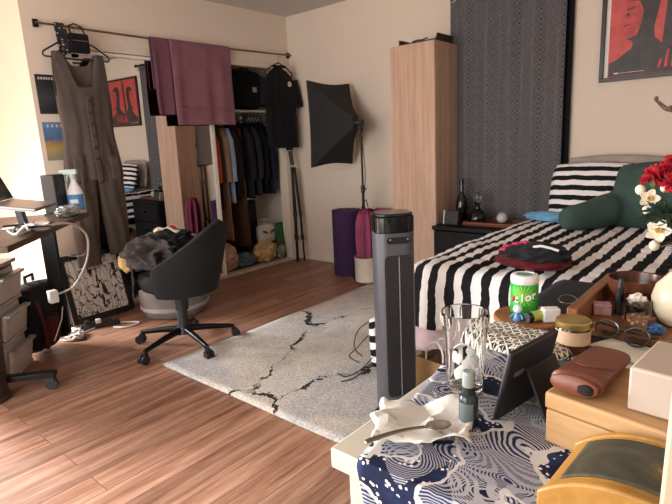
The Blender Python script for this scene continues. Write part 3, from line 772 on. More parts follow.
# ------------------------------------------------------------------ inside the closet
WHITEP = mat('white closet paint', '#cfc8bc', .6)
t = thing('closet_shelf', 'white shelf inside the closet under the black backpack', 'shelf', (-.44, -1.2, 1.545))
MB().box((0, 0, 0), (.60, 2.24, .022)).build('board', WHITEP, t)
MB().cyl((.11, -1.12, -.075), (.11, 1.06, -.075), .012).build('closet_rod', STEEL, t)
def garment(y, ztop, zbot, w, th, m, label, cat='jacket', sleeves=True, rz=0, x=-.33):
    nm = {'jacket': 'jacket', 'coat': 'coat', 'shirt': 'shirt', 'dress': 'dress', 'top': 'top', 'trousers': 'trousers'}[cat]
    t = thing(nm, label, cat, (x, y, ztop + .015), R(90 + rz), 'clothes on the closet rod')
    hanger(t, w * .80, .075, r=.004)
    L = ztop - zbot
    def f(u, v):
        a = 2 * math.pi * u; s, c = math.sin(a), math.cos(a)
        zt = -.015 - .085 * abs(s) ** 1.4; z = -L + (zt + L) * v
        hw = w * (1.0 + .10 * (1 - v)); dp = th * (1 - .75 * sstep(.8, 1, v)) * (1 + .25 * math.sin(s * 9 + y * 40) * (1 - v))
        k = .010 * noise.noise(Vector((s * 3 + y * 9, v * 5, c)))
        return Vector((dp * c + k, hw * s, z))
    MB().grid(f, 44, 24, closeu=True).build('garment_body', m, t, solid=.003)
    if sleeves:
        for s in (-1, 1):
            pts = [(0, s * (w * .80), -.09), (th * .3, s * (w * 1.0), -.20), (th * .5, s * (w * 1.06), -.38), (th * .6, s * (w * 1.04), -.58)]
            b = MB().tube(pts, [.028, .036, .034, .030], 14); b.jitter(.006, 12, y); b.build('sleeve', m, t)
    return t
CJ = lambda n, h: cloth('closet ' + n, h, folds=.35)
garment(-.895, 1.45, 1.02, .19, .015, CJ('orange', '#b54423'), 'orange red top hanging just behind the mirror door edge', 'top', True)
garment(-.855, 1.45, .62, .19, .015, CJ('dark brown', '#3a2c28'), 'dark brown cardigan hanging next to the orange top', 'top', True)
garment(-.79, 1.45, .30, .20, .016, CJ('tan', '#8f7158'), 'long tan coat hanging in the closet', 'coat', True)
garment(-.725, 1.45, .66, .20, .011, CJ('pale blue', '#8292a8'), 'pale blue shirt hanging between the tan coat and black jackets', 'shirt', True)
garment(-.66, 1.45, .70, .21, .019, CJ('black a', '#121214'), 'first black jacket hanging right of the pale blue shirt', 'jacket')
garment(-.575, 1.45, .20, .19, .017, CJ('russet', '#4c2c20'), 'long russet brown dress hanging low between black jackets', 'dress', False)
garment(-.49, 1.45, .68, .21, .020, CJ('black b', '#19191b'), 'second black jacket hanging right of the russet dress', 'jacket')
garment(-.40, 1.45, .70, .22, .021, CJ('charcoal', '#222022'), 'charcoal jacket hanging in the middle of the dark jackets', 'jacket')
garment(-.31, 1.45, .72, .21, .020, CJ('black c', '#0f0f11'), 'black jacket hanging left of the navy coat', 'jacket')
garment(-.215, 1.45, .70, .22, .020, CJ('navy', '#171d2e'), 'dark navy coat hanging at the corner end of the closet rod', 'coat')
t = thing('backpack', 'large black backpack with a white label on the closet shelf', 'backpack', (-.32, -.36, 1.557))
BK = cloth('black rucksack', '#19191b', folds=.35)
MB().pillow((0, 0, .205), (.46, .40, .30), (R(90), 0, R(90)), p=3.4, seed=8).build('bag_body', BK, t)
MB().pillow((.13, 0, .13), (.32, .22, .10), (R(90), 0, R(90)), p=4, seed=4).build('front_pocket', BK, t)
MB().box((.187, .0, .19), (.004, .05, .045)).build('label_patch', mat('white patch', '#bdb9b2', .7), t)
MB().tube([(.05, -.06, .375), (.05, -.05, .405), (.05, .05, .405), (.05, .06, .375)], .008).build('handle', BLACK, t)
t = thing('hanging_organiser', 'dark box with grey zigzag marks under the closet shelf', 'box', (-.10, -.46, 1.463))
MB().box((0, 0, 0), (.06, .20, .07)).build('case', mat('dark canvas', '#1f1d1e', .9), t, bevel=.006)
MB().tube([(.032, -.08 + .02 * i, .02 * (1 if i % 2 else -1)) for i in range(9)], .0035, 6).build('zigzag_trim', mat('grey tape', '#8b8883', .8), t)
t = thing('dark_filler_case', 'added dark case darkening the back of the closet under the coats', 'dark_filler_case', (-.60, -.37, .001))  # added so that the pale closet back reads dark below the coats
MB().box((0, 0, .335), (.24, .44, .60)).build('case_shell', mat('dark case shell', '#1a191a', .5), t, bevel=.03, seg=3)
for yy in (-.12, 0, .12): MB().box((.121, yy, .335), (.006, .03, .54)).build('rib', mat('dark case rib', '#232224', .5), t, bevel=.002)
for sx in (-1, 1):
    for sy in (-1, 1): MB().cyl((sx * .08, sy * .17 - .012, .022), (sx * .08, sy * .17 + .012, .022), .022).build('wheel', BLACK, t)
MB().tube([(0, -.07, .63), (0, -.065, .66), (0, .065, .66), (0, .07, .63)], .01).build('handle', BLACK, t)
# bags on the closet floor
def sack(name, label, cat, loc, r, m, seed, amp=.2, freq=2, extra=None):
    t = thing(name, label, cat, loc)
    MB().blob((0, 0, r[2]), r, seed, amp, freq, 4, True, flat=.004).build('bag_body', m, t)
    if extra: extra(t)
    return t
t = thing('tote_bag', 'white tote bag with two black wing marks on the closet floor', 'bag', (-.20, -.30, .20))
MB().pillow((0, 0, .10), (.24, .22, .10), (R(90), 0, R(90)), p=5, seed=3).build('bag_body', cloth('white canvas', '#bdb6ab', folds=.3), t)
for s in (-1, 1): MB().tube([(.052, s * .015, .10), (.056, s * .04, .125), (.056, s * .07, .13), (.050, s * .085, .14)], [.004, .010, .009, .003], 8).build('wing_mark', BLACK, t)
for s in (-.03, .03): MB().tube([(s, -.05, .19), (s, -.045, .25), (s, .045, .25), (s, .05, .19)], .005).build('handle', cloth('white canvas', '#bdb6ab'), t)
o = MB().box((-.0, 0, .085), (.26, .30, .17)).build('storage_box', mat('brown kraft', '#4b3628', .8), loc=(-.21, -.29, .026), bevel=.008); tag(o, 'brown storage box under the white tote bag in the closet', 'box')
sack('plastic_bag', 'crumpled yellowish plastic bag in front of the white tote bag', 'bag', (-.04 - .13 + .05, -.40, .026), (.085, .13, .11), mat('yellowish plastic', '#b59a6a', .35, var=.15, bump=.5, bscale=20), 3, .35, 2.4)
sack('grocery_bag', 'grey green plastic bag at the right end of the closet floor', 'bag', (-.12, -.215, .026), (.07, .075, .08), mat('grey green plastic', '#7d8a70', .35, var=.15, bump=.5, bscale=20), 8, .35, 2.4)
o = MB().box((0, 0, .19), (.02, .10, .38)).build('green_folder', mat('green card', '#1f5a34', .6), loc=(-.10, -.16, .026), rot=(0, R(-6), 0), bevel=.003); tag(o, 'upright green folder against the right closet jamb', 'folder')
sack('folded_jeans', 'greyish blue folded cloth on the closet floor', 'clothes', (-.17, -.66, .026), (.12, .16, .065), cloth('faded denim', '#5c6270'), 5, .25, 2)
sack('beige_bag', 'beige cloth bag on the closet floor beside the mirror edge', 'bag', (-.15, -.88, .026), (.11, .11, .13), cloth('beige cloth', '#a58c73'), 6, .25, 2)
sack('black_bag', 'black bag with white dots on the closet floor behind the beige bag', 'bag', (-.42, -.80, .026), (.12, .12, .22), m_print('dotted black cloth', '#17171a', ['#c9c5be', '#17171a', '#17171a'], 30), 12, .15, 2)

# ------------------------------------------------------------------ office chair
CHF = cloth('charcoal chair fabric', '#1e2021', folds=.15, var=.06, weave=900)
t = thing('office_chair', 'dark grey bucket office chair on castors beside the rug', 'chair', (1.14, -2.215, 0), R(197))
# local +x is the way the chair faces; back shell wraps around -x
def shell(off, zoff=0):
    def f(u, v):
        ph = R(-96 + 192 * u); a = abs(math.degrees(ph)) / 96
        top = .80 - .25 * (.7 * a + .3 * sstep(.1, 1.0, a)) - zoff
        z = .365 + (top - .365) * v
        k = 1 - .16 * (1 - v) ** 2.6; lean = -.05 * v * v
        rx = (.245 + off) * k + .02 * v; ry = (.25 + off) * k
        return Vector((-.03 - rx * math.cos(ph) + lean * math.cos(ph / 1.5), ry * math.sin(ph), z))
    return f
b = MB()
fo, fi = shell(0), shell(-.035)
N, K = 48, 14
b.grid(fo, N, K); b.grid(fi, N, K)
def rim(u, v): return fo(u, 1).lerp(fi(u, 1), v) + Vector((0, 0, .012 * math.sin(math.pi * v)))
b.grid(rim, N, 4)
for e in (0, 1): b.grid(lambda u, v, e=e: fo(e, u).lerp(fi(e, u), v), K, 2)
bmesh.ops.remove_doubles(b.bm, verts=b.bm.verts, dist=.0006)
b.build('backrest', CHF, t)
b = MB()
b.lathe([(0, .372), (.15, .372), (.185, .385), (.205, .42), (.215, .46), (.20, .49), (.12, .505), (0, .508)], c=(.03, 0, 0), seg=44, sx=1.08); b.build('seat', CHF, t)
MB().box((0, 0, .362), (.24, .22, .022)).build('seat_plate', BLKMET, t, bevel=.004)
MB().cyl((0, 0, .13), (0, 0, .24), .034, .03).cyl((0, 0, .24), (0, 0, .36), .042, .046).build('gas_column', BLACK, t)
MB().cyl((0, 0, .085), (0, 0, .135), .05, .042).build('hub', BLACK, t)
MB().cyl((.06, -.05, .345), (.10, -.23, .335), .006).sph((.10, -.235, .335), .014, 10).build('lift_lever', BLACK, t)
for k in range(5):
    a = R(207 - 197 + 72 * k); c, s = math.cos(a), math.sin(a)
    lg = MB(); pts = [(.03 * c, .03 * s, .112), (.16 * c, .16 * s, .098), (.30 * c, .30 * s, .076)]
    lo = lg.tube(pts, [.022, .019, .013], 10).build('leg', BLKMET, t)
    ca = MB(); px, py = .305 * c, .305 * s; w = Vector((-s, c, 0))
    for q in (-1, 1):
        o_ = Vector((px + .012 * c, py + .012 * s, .028)) + w * (.015 * q)
        ca.cyl(o_ - w * .009, o_ + w * .009, .027, seg=20)
    ca.box((px, py, .05), (.028, .028, .03), (0, 0, a)).cyl((px, py, .05), (px, py, .085), .008)
    ca.build('castor', BLACK, lo)

# ------------------------------------------------------------------ laundry basket with clothes behind the chair
t = thing('laundry_basket', 'grey flexible plastic laundry basket behind the office chair', 'basket', (.45, -1.84, 0))
BSK = mat('grey basket plastic', '#7a7775', .4, var=.08)
MB().lathe([(0, .004), (.22, .004), (.236, .02), (.245, .06), (.248, .075), (.262, .30), (.272, .40), (.285, .405), (.285, .42), (.265, .42), (.255, .40), (.242, .08), (.225, .03), (0, .016)], seg=56).build('tub', BSK, t)
for s in (-1, 1):
    MB().tube([(s * .275, -.07, .41), (s * .285, -.06, .455), (s * .288, 0, .475), (s * .285, .06, .455), (s * .275, .07, .41)], .011).build('handle', BSK, t)
MB().lathe([(.236, .055), (.254, .06), (.256, .085), (.240, .09)], seg=56).build('base_band', mat('pale grey band', '#a5a19c', .45), t)
GH = cloth('grey marl jersey', '#4b4746', folds=.6, var=.12); BG = cloth('black knit', '#161617', folds=.6)
def heap(name, label, cat, loc, r, m, seed, amp=.3, freq=1.8, rz=0):
    o = MB().blob((0, 0, 0), r, seed, amp, freq, 5, True).build(name, m, loc=loc, rz=rz); return tag(o, label, cat, 'clothes heaped in the laundry basket')
heap('clothes', 'dark clothes filling the laundry basket under the grey hoodie', 'clothes', (.45, -1.84, .31), (.215, .215, .20), BG, 3, .1)
o = MB().blob((0, 0, 0), (.165, .185, .105), 5, .38, 1.8, 5, True, flat=-.085).build('sweatshirt', GH, loc=(1.02, -2.275, .600), rz=R(17)); tag(o, 'crumpled dark grey sweatshirt heaped on the seat of the office chair', 'sweatshirt', 'clothes heaped on the office chair')
heap('black_shirt', 'black shirt on top of the dark clothes in the laundry basket', 'clothes', (.50, -1.80, .50), (.17, .17, .07), BG, 9, .35)
o = MB().blob((0, 0, 0), (.10, .11, .05), 9, .35, 1.8, 4, True).build('black_sweater', BG, loc=(1.10, -2.20, .685)); tag(o, 'black sweater lying over the grey sweatshirt against the chair back', 'clothes', 'clothes heaped on the office chair')
# garment hanging over the near rim of the basket
def hangover(name, label, ang, z0, z1, w, m, seed, c=(1.1113, -2.2238), rr=.232, grp='clothes heaped on the office chair'):
    def f(u, v):
        a = R(ang) + (u - .5) * w
        L = .12 + (z0 - z1); d = v * L
        if d < .12: r = rr - .122 + d; z = z0 + .05 * math.sin(d / .12 * math.pi * .5) - .02
        else: r = rr + .018 * noise.noise(Vector((u * 5, v * 4, seed))); z = z0 + .03 - (d - .12)
        r += .012 * math.sin(u * 19 + seed) * v
        return Vector((r * math.cos(a), r * math.sin(a), z + .018 * noise.noise(Vector((u * 4, seed, v * 2)))))
    o = MB().grid(f, 36, 30).build(name, m, loc=(c[0], c[1], 0), solid=.008); return tag(o, label, 'clothes', grp)
hangover('black_trousers', 'black trousers hanging over the front edge of the office chair seat', 215, .515, .335, 1.5, BG, 2)
o = MB().blob((0, 0, 0), (.055, .035, .06), 4, .3, 2, 4).build('sock', cloth('yellow cream knit', '#c7a670', folds=.5), loc=(.875, -2.40, .545)); tag(o, 'cream yellow sock at the left front edge of the chair seat', 'sock')
o = MB().blob((0, 0, 0), (.05, .03, .022), 7, .3, 2, 4).build('sock', cloth('cream knit', '#d0bfa0', folds=.5), loc=(.97, -2.20, .715)); tag(o, 'pale cream sock on top of the sweatshirt heap', 'sock')
t = thing('cloth_label', 'white fabric piece with red print at the top of the chair heap', 'cloth', (1.10, -2.19, .735), R(30))
def cl(u, v): return Vector(((u - .5) * .10, (v - .5) * .085, .014 * math.sin(u * 5) + .01 * v))
MB().grid(cl, 10, 8).build('cloth_piece', cloth('white cotton', '#cfc6bf'), t, solid=.003)
def cl2(u, v): return Vector(((u - .5) * .045, (v - .5) * .04, .0025 + .014 * math.sin((u * .45 + .275) * 5) + .01 * (v * .47 + .265)))
MB().grid(cl2, 10, 8).build('red_print', mat('red print', '#a53038', .7), t)

# ------------------------------------------------------------------ framed birch picture leaning on the wall
def m_birch():
    t = NT('black trunks on white'); v = t.coord(scale=(1, 17.0, 6.0))
    dn = t.n('ShaderNodeTexNoise', _Scale=1.0, _Detail=5, _Roughness=.6); t.l(v, dn.inputs['Vector'])
    ad = t.n('ShaderNodeVectorMath', operation='MULTIPLY_ADD'); t.l(dn.outputs['Color'], ad.inputs[0]); ad.inputs[1].default_value = (.0, 1.6, 1.4); t.l(v, ad.inputs[2])
    e = t.vor(ad.outputs[0], 2.0, 'DISTANCE_TO_EDGE'); n = t.noise(t.coord(), 60, 4)
    k = t.math('LESS_THAN', e, t.math('ADD', .005, t.math('MULTIPLY', n, .088)))
    return t.base(t.mix(k, H('#dedbd7'), H('#1b1b1c')), .5)
t = thing('picture_frame', 'black framed black and white branch picture leaning on the mirror', 'picture', (.145, -2.245, .012))
t.rotation_euler = (0, R(-14), R(2))
FR = mat('black picture frame', '#161617', .35)
b = MB(); W_, H_ = .47, .50
for s in (-1, 1): b.box((0, s * (W_ / 2 - .02), H_ / 2), (.024, .04, H_)).box((0, 0, H_ / 2 + s * (H_ / 2 - .02)), (.024, W_ - .08, .04))
b.build('frame', FR, t, bevel=.003)
MB().box((.0, 0, H_ / 2), (.008, W_ - .07, H_ - .07)).build('artwork', m_birch(), t)
MB().box((-.009, 0, H_ / 2), (.004, W_ - .03, H_ - .03)).build('backing', mat('backing board', '#4c4238', .9), t)
t = thing('white_frame', 'white framed board standing behind the black framed branch picture', 'picture', (.036, -2.435, .0))
t.rotation_euler = (0, R(-2), 0)
b = MB()
b.box((0, 0, .21), (.02, .22, .42)); b.build('board', mat('white board edge', '#d6d0c8', .5), t, bevel=.003)
for s in (-.10, -.075): MB().box((.0115, s, .21), (.003, .006, .41)).build('edge_strip', FR, t)
# little posters on the pier
def poster(z0, z1, label, m):
    t = thing('small_poster', label, 'poster', (.0018, -2.335, z0), 0, 'small posters on the wall')
    MB().box((0, 0, (z1 - z0) / 2), (.004, .17, z1 - z0)).build('print', m, t); return t
def m_pic(name, stops, sc=6):
    t = NT(name); v = t.coord(); s = t.sep(v); n = t.noise(v, sc * 5, 5, .65)
    f = t.math('ADD', t.math('MULTIPLY', s[2], 3.6), t.math('MULTIPLY', t.math('SUBTRACT', n, .5), .45))
    return t.base(t.ramp(f, [(p, H(c)) for p, c in stops]), .5)
a = poster(1.49, 1.75, 'upper small dark poster with pale lettering left of the jumpsuit', m_pic('dark film print', [(.1, '#25282b'), (.4, '#3a3e42'), (.7, '#23262a'), (.95, '#1d2023')]))
PW = mat('poster white ink', '#c9c6c0', .6)
for i in range(6): MB().box((.0025, -.062 + i * .017, .235), (.001, .010, .016)).build('title_mark', PW, a)
a = poster(1.175, 1.435, 'lower small blue and yellow town poster left of the jumpsuit', m_pic('town print', [(.05, '#8d8578'), (.25, '#b09a63'), (.42, '#a9863f'), (.52, '#4a6a8e'), (.9, '#5d83ac')]))
for i in range(4): MB().box((.0025, -.052 + i * .03, .235), (.001, .013, .020)).build('title_mark', PW, a)

# ------------------------------------------------------------------ rolling desk by the left wall, and what is on and under it
DU, DV = Vector((.775, -.632, 0)), Vector((-.632, -.775, 0)); DC = Vector((.572, -2.443, 0)); DZ = .85
def dk(u, v, z=0): p = DC + DU * u + DV * v; return Vector((p.x, p.y, z))
DA = math.atan2(DU.y, DU.x)          # local x = u ; local y = -v
t = thing('desk', 'brown wood-top standing desk on black castor legs by the left wall', 'desk', dk(.6, .33), DA)
L = lambda u, v, z: (u - .6, -(v - .33), z)
MB().box(L(.60, .33, DZ - .014), (1.2, .66, .028)).build('desk_top', wood('dark walnut', '#3f2e26', '#6b503f', 'X', 1, .4), t, bevel=.002)
for u in (.06, .72):
    col = MB().box(L(u, .24 if u < .1 else .53, .46), (.035, .085, .75)).build('column', BLKMET, t, bevel=.003)
    ft = MB().box(L(u, .33 if u > .1 else .38, .085), (.05, .50 if u > .1 else .34, .03)).build('foot', BLKMET, t, bevel=.004)
    for v in ((.11, .55) if u > .1 else (.36, .55)):
        MB().cyl(L(u - .011, v, .032), L(u + .011, v, .032), .032).box(L(u, v, .06), (.034, .04, .03)).build('castor', BLACK, ft)
MB().box(L(.39, .385, .815), (.72, .05, .03), (0, 0, R(-23.7))).build('cross_bar', BLKMET, t)
# laptop on a riser
t = thing('laptop_stand', 'dark riser stand under the open laptop on the desk', 'stand', dk(.55, .16, DZ), DA)
MB().box((0, .0, .004), (.22, .18, .008)).build('base_plate', STEEL, t, bevel=.002)
MB().box((0, -.02, .05), (.05, .03, .09), (R(8), 0, 0)).build('riser', mat('dark riser', '#3b3b3e', .4, .5), t)
MB().box((0, 0, .098), (.24, .17, .006), (R(-9), 0, 0)).build('plate', STEEL, t)
t = thing('laptop', 'open silver laptop raised on a stand on the desk', 'laptop', dk(.55, .16, DZ + .1135), DA)
LG = mat('silver laptop', '#9a9390', .35, .6, var=.03)
lb = MB().box((0, .0, 0), (.33, .225, .015), (R(-9), 0, 0)).build('laptop_base', LG, t, bevel=.004)
MB().box((0, -.02, .0095), (.28, .10, .002), (R(-9), 0, 0)).build('keyboard', mat('dark keys', '#2a2a2c', .5), t)
ls = MB().box((0, -.150, .125), (.33, .008, .215), (R(22), 0, 0)).build('laptop_lid', LG, t, bevel=.003)
MB().box((0, -.145, .126), (.315, .002, .20), (R(22), 0, 0)).build('screen', mat('dark screen', '#17181b', .12), t)
# spray bottle
t = thing('spray_bottle', 'white trigger spray bottle with blue label on the desk corner', 'spray bottle', dk(.048, .05, DZ), R(40)); t.scale = (1.14, 1.14, 1.14)
SW = mat('white bottle plastic', '#dfe0de', .3)
b = MB().lathe([(0, 0), (.036, 0), (.040, .006), (.040, .09), (.034, .125), (.020, .155), (.014, .17), (.013, .19), (0, .19)], seg=32, sx=1.1, sy=.72); b.build('bottle_body', SW, t)
def lbf(u, v):
    a = R(-80 + 160 * u) - R(90); return Vector((.0412 * 1.1 * math.cos(a), .0412 * .72 * math.sin(a), .018 + .085 * v))
MB().grid(lbf, 20, 4).build('blue_label', mat('blue label', '#3f78ad', .4, var=.2, scale=20), t)
def lbf2(u, v):
    a = R(-30 + 60 * u) - R(90); return Vector((.0418 * 1.1 * math.cos(a), .0418 * .72 * math.sin(a), .055 + .022 * v))
MB().grid(lbf2, 10, 3).build('label_band', mat('pale label band', '#c9dbe6', .4), t)
lab(MB().cyl((0, 0, .185), (0, 0, .21), .016).box((-.012, 0, .223), (.075, .022, .026)).box((-.058, 0, .226), (.022, .012, .014)).tube([(-.022, 0, .214), (-.034, 0, .195), (-.036, 0, .172)], .006).build('trigger_head', mat('mint trigger', '#b9d2c4', .4), t, bevel=.002), 'pale mint trigger head')
o = MB().blob((0, 0, .028), (.115, .055, .034), 3, .35, 3, 4, True, flat=.002).build('plastic_wrap', mat('clear crumpled film', '#b9bcbc', .15, bump=.8, bscale=25), loc=dk(.165, .07, DZ), rz=DA); tag(o, 'crumpled clear plastic packaging next to the spray bottle', 'plastic packaging')
t = thing('desk_speaker', 'small black desk speaker behind the plastic packaging on the desk', 'speaker', dk(.055, .165, DZ), R(25))
MB().prism([(-.05, -.045), (.05, -.045), (.05, .045), (-.05, .045)], .012, .245).build('cabinet', BLACK, t, bevel=.006)
for z, r in ((.08, .036), (.185, .022)): MB().lathe([(r, 0), (r, .003), (r * .9, .003), (r * .5, -.002), (0, .002)], seg=28).build('driver', mat('driver cone', '#2b2b2d', .6), t, loc=(.048, 0, z + .012), rot=(0, R(90), 0))
MB().box((0, 0, .006), (.11, .10, .012)).build('foot', BLACK, t)
# drawer tower
DP = mat('frosted plastic', '#a9a49f', .35, var=.05); DP2 = mat('frosted plastic light', '#c3bdb6', .35, var=.05)
p = dk(.42, .54)
t = thing('drawer_tower', 'frosted plastic three-drawer tower under the desk', 'drawer unit', p, DA)
b = MB()
for z in (.012, .215, .42, .632): b.box((0, 0, z), (.30, .36, .02))
for s in (-1, 1): b.box((s * .143, -.01, .32), (.014, .33, .62))
b.box((0, -.172, .32), (.28, .012, .62)); b.build('carcass', DP, t, bevel=.003)
for i, z in enumerate((.117, .32, .526)):
    d = MB().box((0, .0, z - .005), (.265, .33, .165)).box((0, .182, z - .02), (.285, .022, .14), (R(-10), 0, 0)).build('drawer', DP2, t, bevel=.005)
    MB().box((0, .205, z + .045), (.285, .035, .016), (R(-8), 0, 0)).build('drawer_lip', DP, d, bevel=.004)
t = thing('tablet', 'black tablet lying on top of the drawer tower', 'tablet', Vector((p.x, p.y, .643)) , DA + R(20))
MB().box((0, .03, .008), (.24, .17, .015)).build('case', BLACK, t, bevel=.004)
MB().box((0, .03, .0158), (.22, .15, .001)).build('screen', mat('dark screen', '#17181b', .12), t)
# bin
o_ = Vector((.93, -3.235, 0))
t = thing('waste_bin', 'dark maroon waste bin at the left in front of the drawer tower', 'bin', (.905, -3.26, 0))
MB().lathe([(0, .0), (.118, 0), (.128, .006), (.128, .014), (.118, .022), (.125, .20), (.135, .40), (.140, .405), (.135, .41), (.122, .40), (.108, .03), (0, .025)], seg=48).build('bin_body', mat('maroon plastic', '#3b2f31', .5, var=.1), t)
# backpack by the desk leg
t = thing('school_backpack', 'black and red backpack slumped against the desk leg', 'backpack', (.435, -2.805, 0), R(40))
MB().pillow((0, 0, .235), (.34, .46, .24), (R(96), 0, R(90)), p=3.2, seed=4, wr=.08).build('bag_body', cloth('black rucksack nylon', '#18181b', folds=.4), t)
lab(MB().pillow((.09, -.02, .15), (.15, .22, .09), (R(96), 0, R(90)), p=3.6, seed=6).build('front_pocket', cloth('red nylon', '#4a1a21', folds=.35), t), 'dark red front pocket')
for s in (-1, 1): MB().tube([(.05, s * .10, .44), (.10, s * .12, .34), (.125, s * .125, .22), (.11, s * .10, .06)], .011).build('red_piping', cloth('red nylon', '#4a1a21'), t)
MB().tube([(.148, -.09, .10), (.152, -.03, .16), (.150, .02, .20), (.146, .06, .27)], .0035, 6).build('white_cord', mat('white cord', '#cfc9c4', .7), t)
MB().tube([(.0, -.04, .455), (.0, -.04, .495), (.0, .04, .495), (.0, .04, .455)], .01).build('handle', BLACK, t)
# cables and power strip
CW = mat('white cable', '#d8d4ce', .5)
def bez(pts, n=10):
    P = [Vector(p) for p in pts]; out = []
    for i in range(len(P) - 1):
        p0, p1, p2, p3 = P[max(i - 1, 0)], P[i], P[i + 1], P[min(i + 2, len(P) - 1)]
        for k in range(n):
            s = k / n; out.append(.5 * ((2 * p1) + (p2 - p0) * s + (2 * p0 - 5 * p1 + 4 * p2 - p3) * s * s + (3 * p1 - p0 - 3 * p2 + p3) * s ** 3))
    return out + [P[-1]]
t = thing('charger_cable', 'white charger cable hanging off the desk in front of the desk leg', 'cable', dk(.55, 0, 0))
q = lambda u, v, z: dk(u, v, z) - dk(.55, 0, 0)
MB().tube(bez([q(.85, .05, DZ + .006), q(.62, -.01, DZ + .01), q(.42, -.035, DZ - .03), q(.22, -.03, .72), q(.13, .02, .56), q(.17, .10, .42), q(.25, .17, .395)]), .006, 8).build('cable', CW, t)
MB().box(q(.28, .19, .39), (.05, .05, .075)).build('charger_brick', CW, t, bevel=.006)
t = thing('charger_cable', 'tangled cables heaped at the near end of the desk edge', 'cable', dk(.85, .05, DZ))
rnd = random.Random(3)
for i in range(4):
    pts = [Vector((rnd.uniform(-.11, .11), rnd.uniform(-.09, .09), rnd.uniform(.006, .05))) for _ in range(9)]
    MB().tube(bez(pts, 6), .0045, 6).build('cable', CW if i % 2 else BLACK, t)
t = thing('wall_cable', 'thin dark cable drooping from the desk to the pier', 'cable', (.3, -2.5, 0))
MB().tube(bez([(.20, .0, DZ - .005), (.17, .06, .70), (.05, .09, .55), (-.12, .06, .52), (-.27, .03, .53)]), .003, 6).build('cable', BLACK, t)
t = thing('power_strip', 'black power strip with plugs on the floor below the picture', 'power strip', (.30, -2.36, 0), R(68))
MB().box((0, 0, .016), (.26, .05, .032)).build('strip_body', BLACK, t, bevel=.006)
for i in range(3): MB().box((-.08 + i * .07, 0, .045), (.035, .035, .03)).build('plug', BLACK if i != 1 else CW, t, bevel=.004)
t = thing('extension_cable', 'white cable loop lying on the floor by the power strip', 'cable', (.33, -2.42, 0))
MB().tube(bez([(-.16, -.16, .006), (-.05, -.17, .006), (.0, -.08, .006), (-.03, .06, .006), (.03, .19, .006), (.14, .26, .006), (.16, .16, .006), (.08, .10, .006)]), .006, 8).build('cable', CW, t)
o = MB().blob((0, 0, .02), (.09, .05, .03), 5, .4, 2.5, 4, flat=.003).build('crumpled_tissue', mat('tissue white', '#ddd6cf', .8), loc=(.34, -2.56, 0)); tag(o, 'crumpled white tissue on the floor left of the power strip', 'tissue')
t = thing('floor_cable', 'black cables lying on the floor left of the tissue', 'cable', (.42, -2.60, 0))
MB().tube(bez([(-.2, .02, .005), (-.1, -.04, .005), (.0, -.02, .005), (.06, .05, .005), (-.02, .08, .005)]), .005, 6).build('cable', BLACK, t)

# ------------------------------------------------------------------ things on the floor by the fan and the bed
t = thing('striped_bag', 'black and white striped bag with black straps on the rug behind the fan', 'bag', (2.385, -1.80, .017), R(20)); t.scale = (.85, .85, .85)
MB().pillow((0, 0, .17), (.22, .34, .13), (R(80), 0, R(30)), p=2.6, seed=7, wr=.15).build('bag_body', m_stripe('striped bag cloth', .09, axis=1, wob=.5, quilt=False), t)
for pts in ([(-.10, -.02, .30), (-.17, -.03, .24), (-.19, -.06, .14), (-.13, -.08, .09)], [(-.10, -.05, .22), (-.16, -.09, .15), (-.22, -.07, .08), (-.15, -.09, .05)], [(-.06, -.10, .10), (-.12, -.16, .04), (-.20, -.20, .005), (-.27, -.17, .004)], [(-.05, -.11, .06), (-.15, -.21, .005), (-.21, -.27, .004)]):
    MB().tube(bez(pts, 6), .0038, 6).build('strap', BLACK, t)
t = thing('paper_bag', 'brown paper carrier bag with white handles under the bed foot', 'bag', (2.835, -2.035, .0), R(-8))
KR = mat('kraft paper', '#b08a5e', .8, var=.08)
b = MB(); w, d, h = .19, .085, .26
for s in (-1, 1): b.box((0, s * d / 2, h / 2), (w, .003, h)).box((s * w / 2, 0, h / 2), (.003, d, h))
b.box((0, 0, .012), (w, d, .003)).build('bag_body', KR, t)
for s in (-1, 1): MB().tube(bez([(-.045, s * .036, .24), (-.04, s * .033, .31), (0, s * .025, .345), (.04, s * .033, .31), (.045, s * .036, .24)], 6), .0045, 6).build('handle', mat('white cord', '#e4dfda', .8), t)
o = MB().blob((0, 0, 0), (.08, .032, .05), 9, .3, 2, 4).build('brown_wrap', cloth('brown wrap', '#4a3527', folds=.5), loc=(2.835, -2.035, .245)); tag(o, 'dark brown cloth stuffed inside the paper carrier bag', 'cloth')

# ------------------------------------------------------------------ foreground table
TX0, TX1, TY0, TY1, TZ = 3.378, 4.20, -3.352, -2.17, .72
t = thing('table', 'cream table in the foreground under the blue wave runner', 'table', ((TX0 + TX1) / 2, (TY0 + TY1) / 2, 0))
TW_, TD_ = TX1 - TX0, TY1 - TY0
MB().box((0, 0, TZ - .0175), (TW_, TD_, .035)).build('table_top', CREAM, t, bevel=.003)
for sx in (-1, 1):
    for sy in (-1, 1): MB().box((sx * (TW_ / 2 - .045), sy * (TD_ / 2 - .045), (TZ - .035) / 2), (.05, .05, TZ - .035)).build('leg', CREAM, t, bevel=.003)
a = MB()
for s in (-1, 1): a.box((s * (TW_ / 2 - .045), 0, TZ - .06), (.02, TD_ - .14, .05)).box((0, s * (TD_ / 2 - .045), TZ - .06), (TW_ - .14, .02, .05))
a.build('apron', CREAM, t)
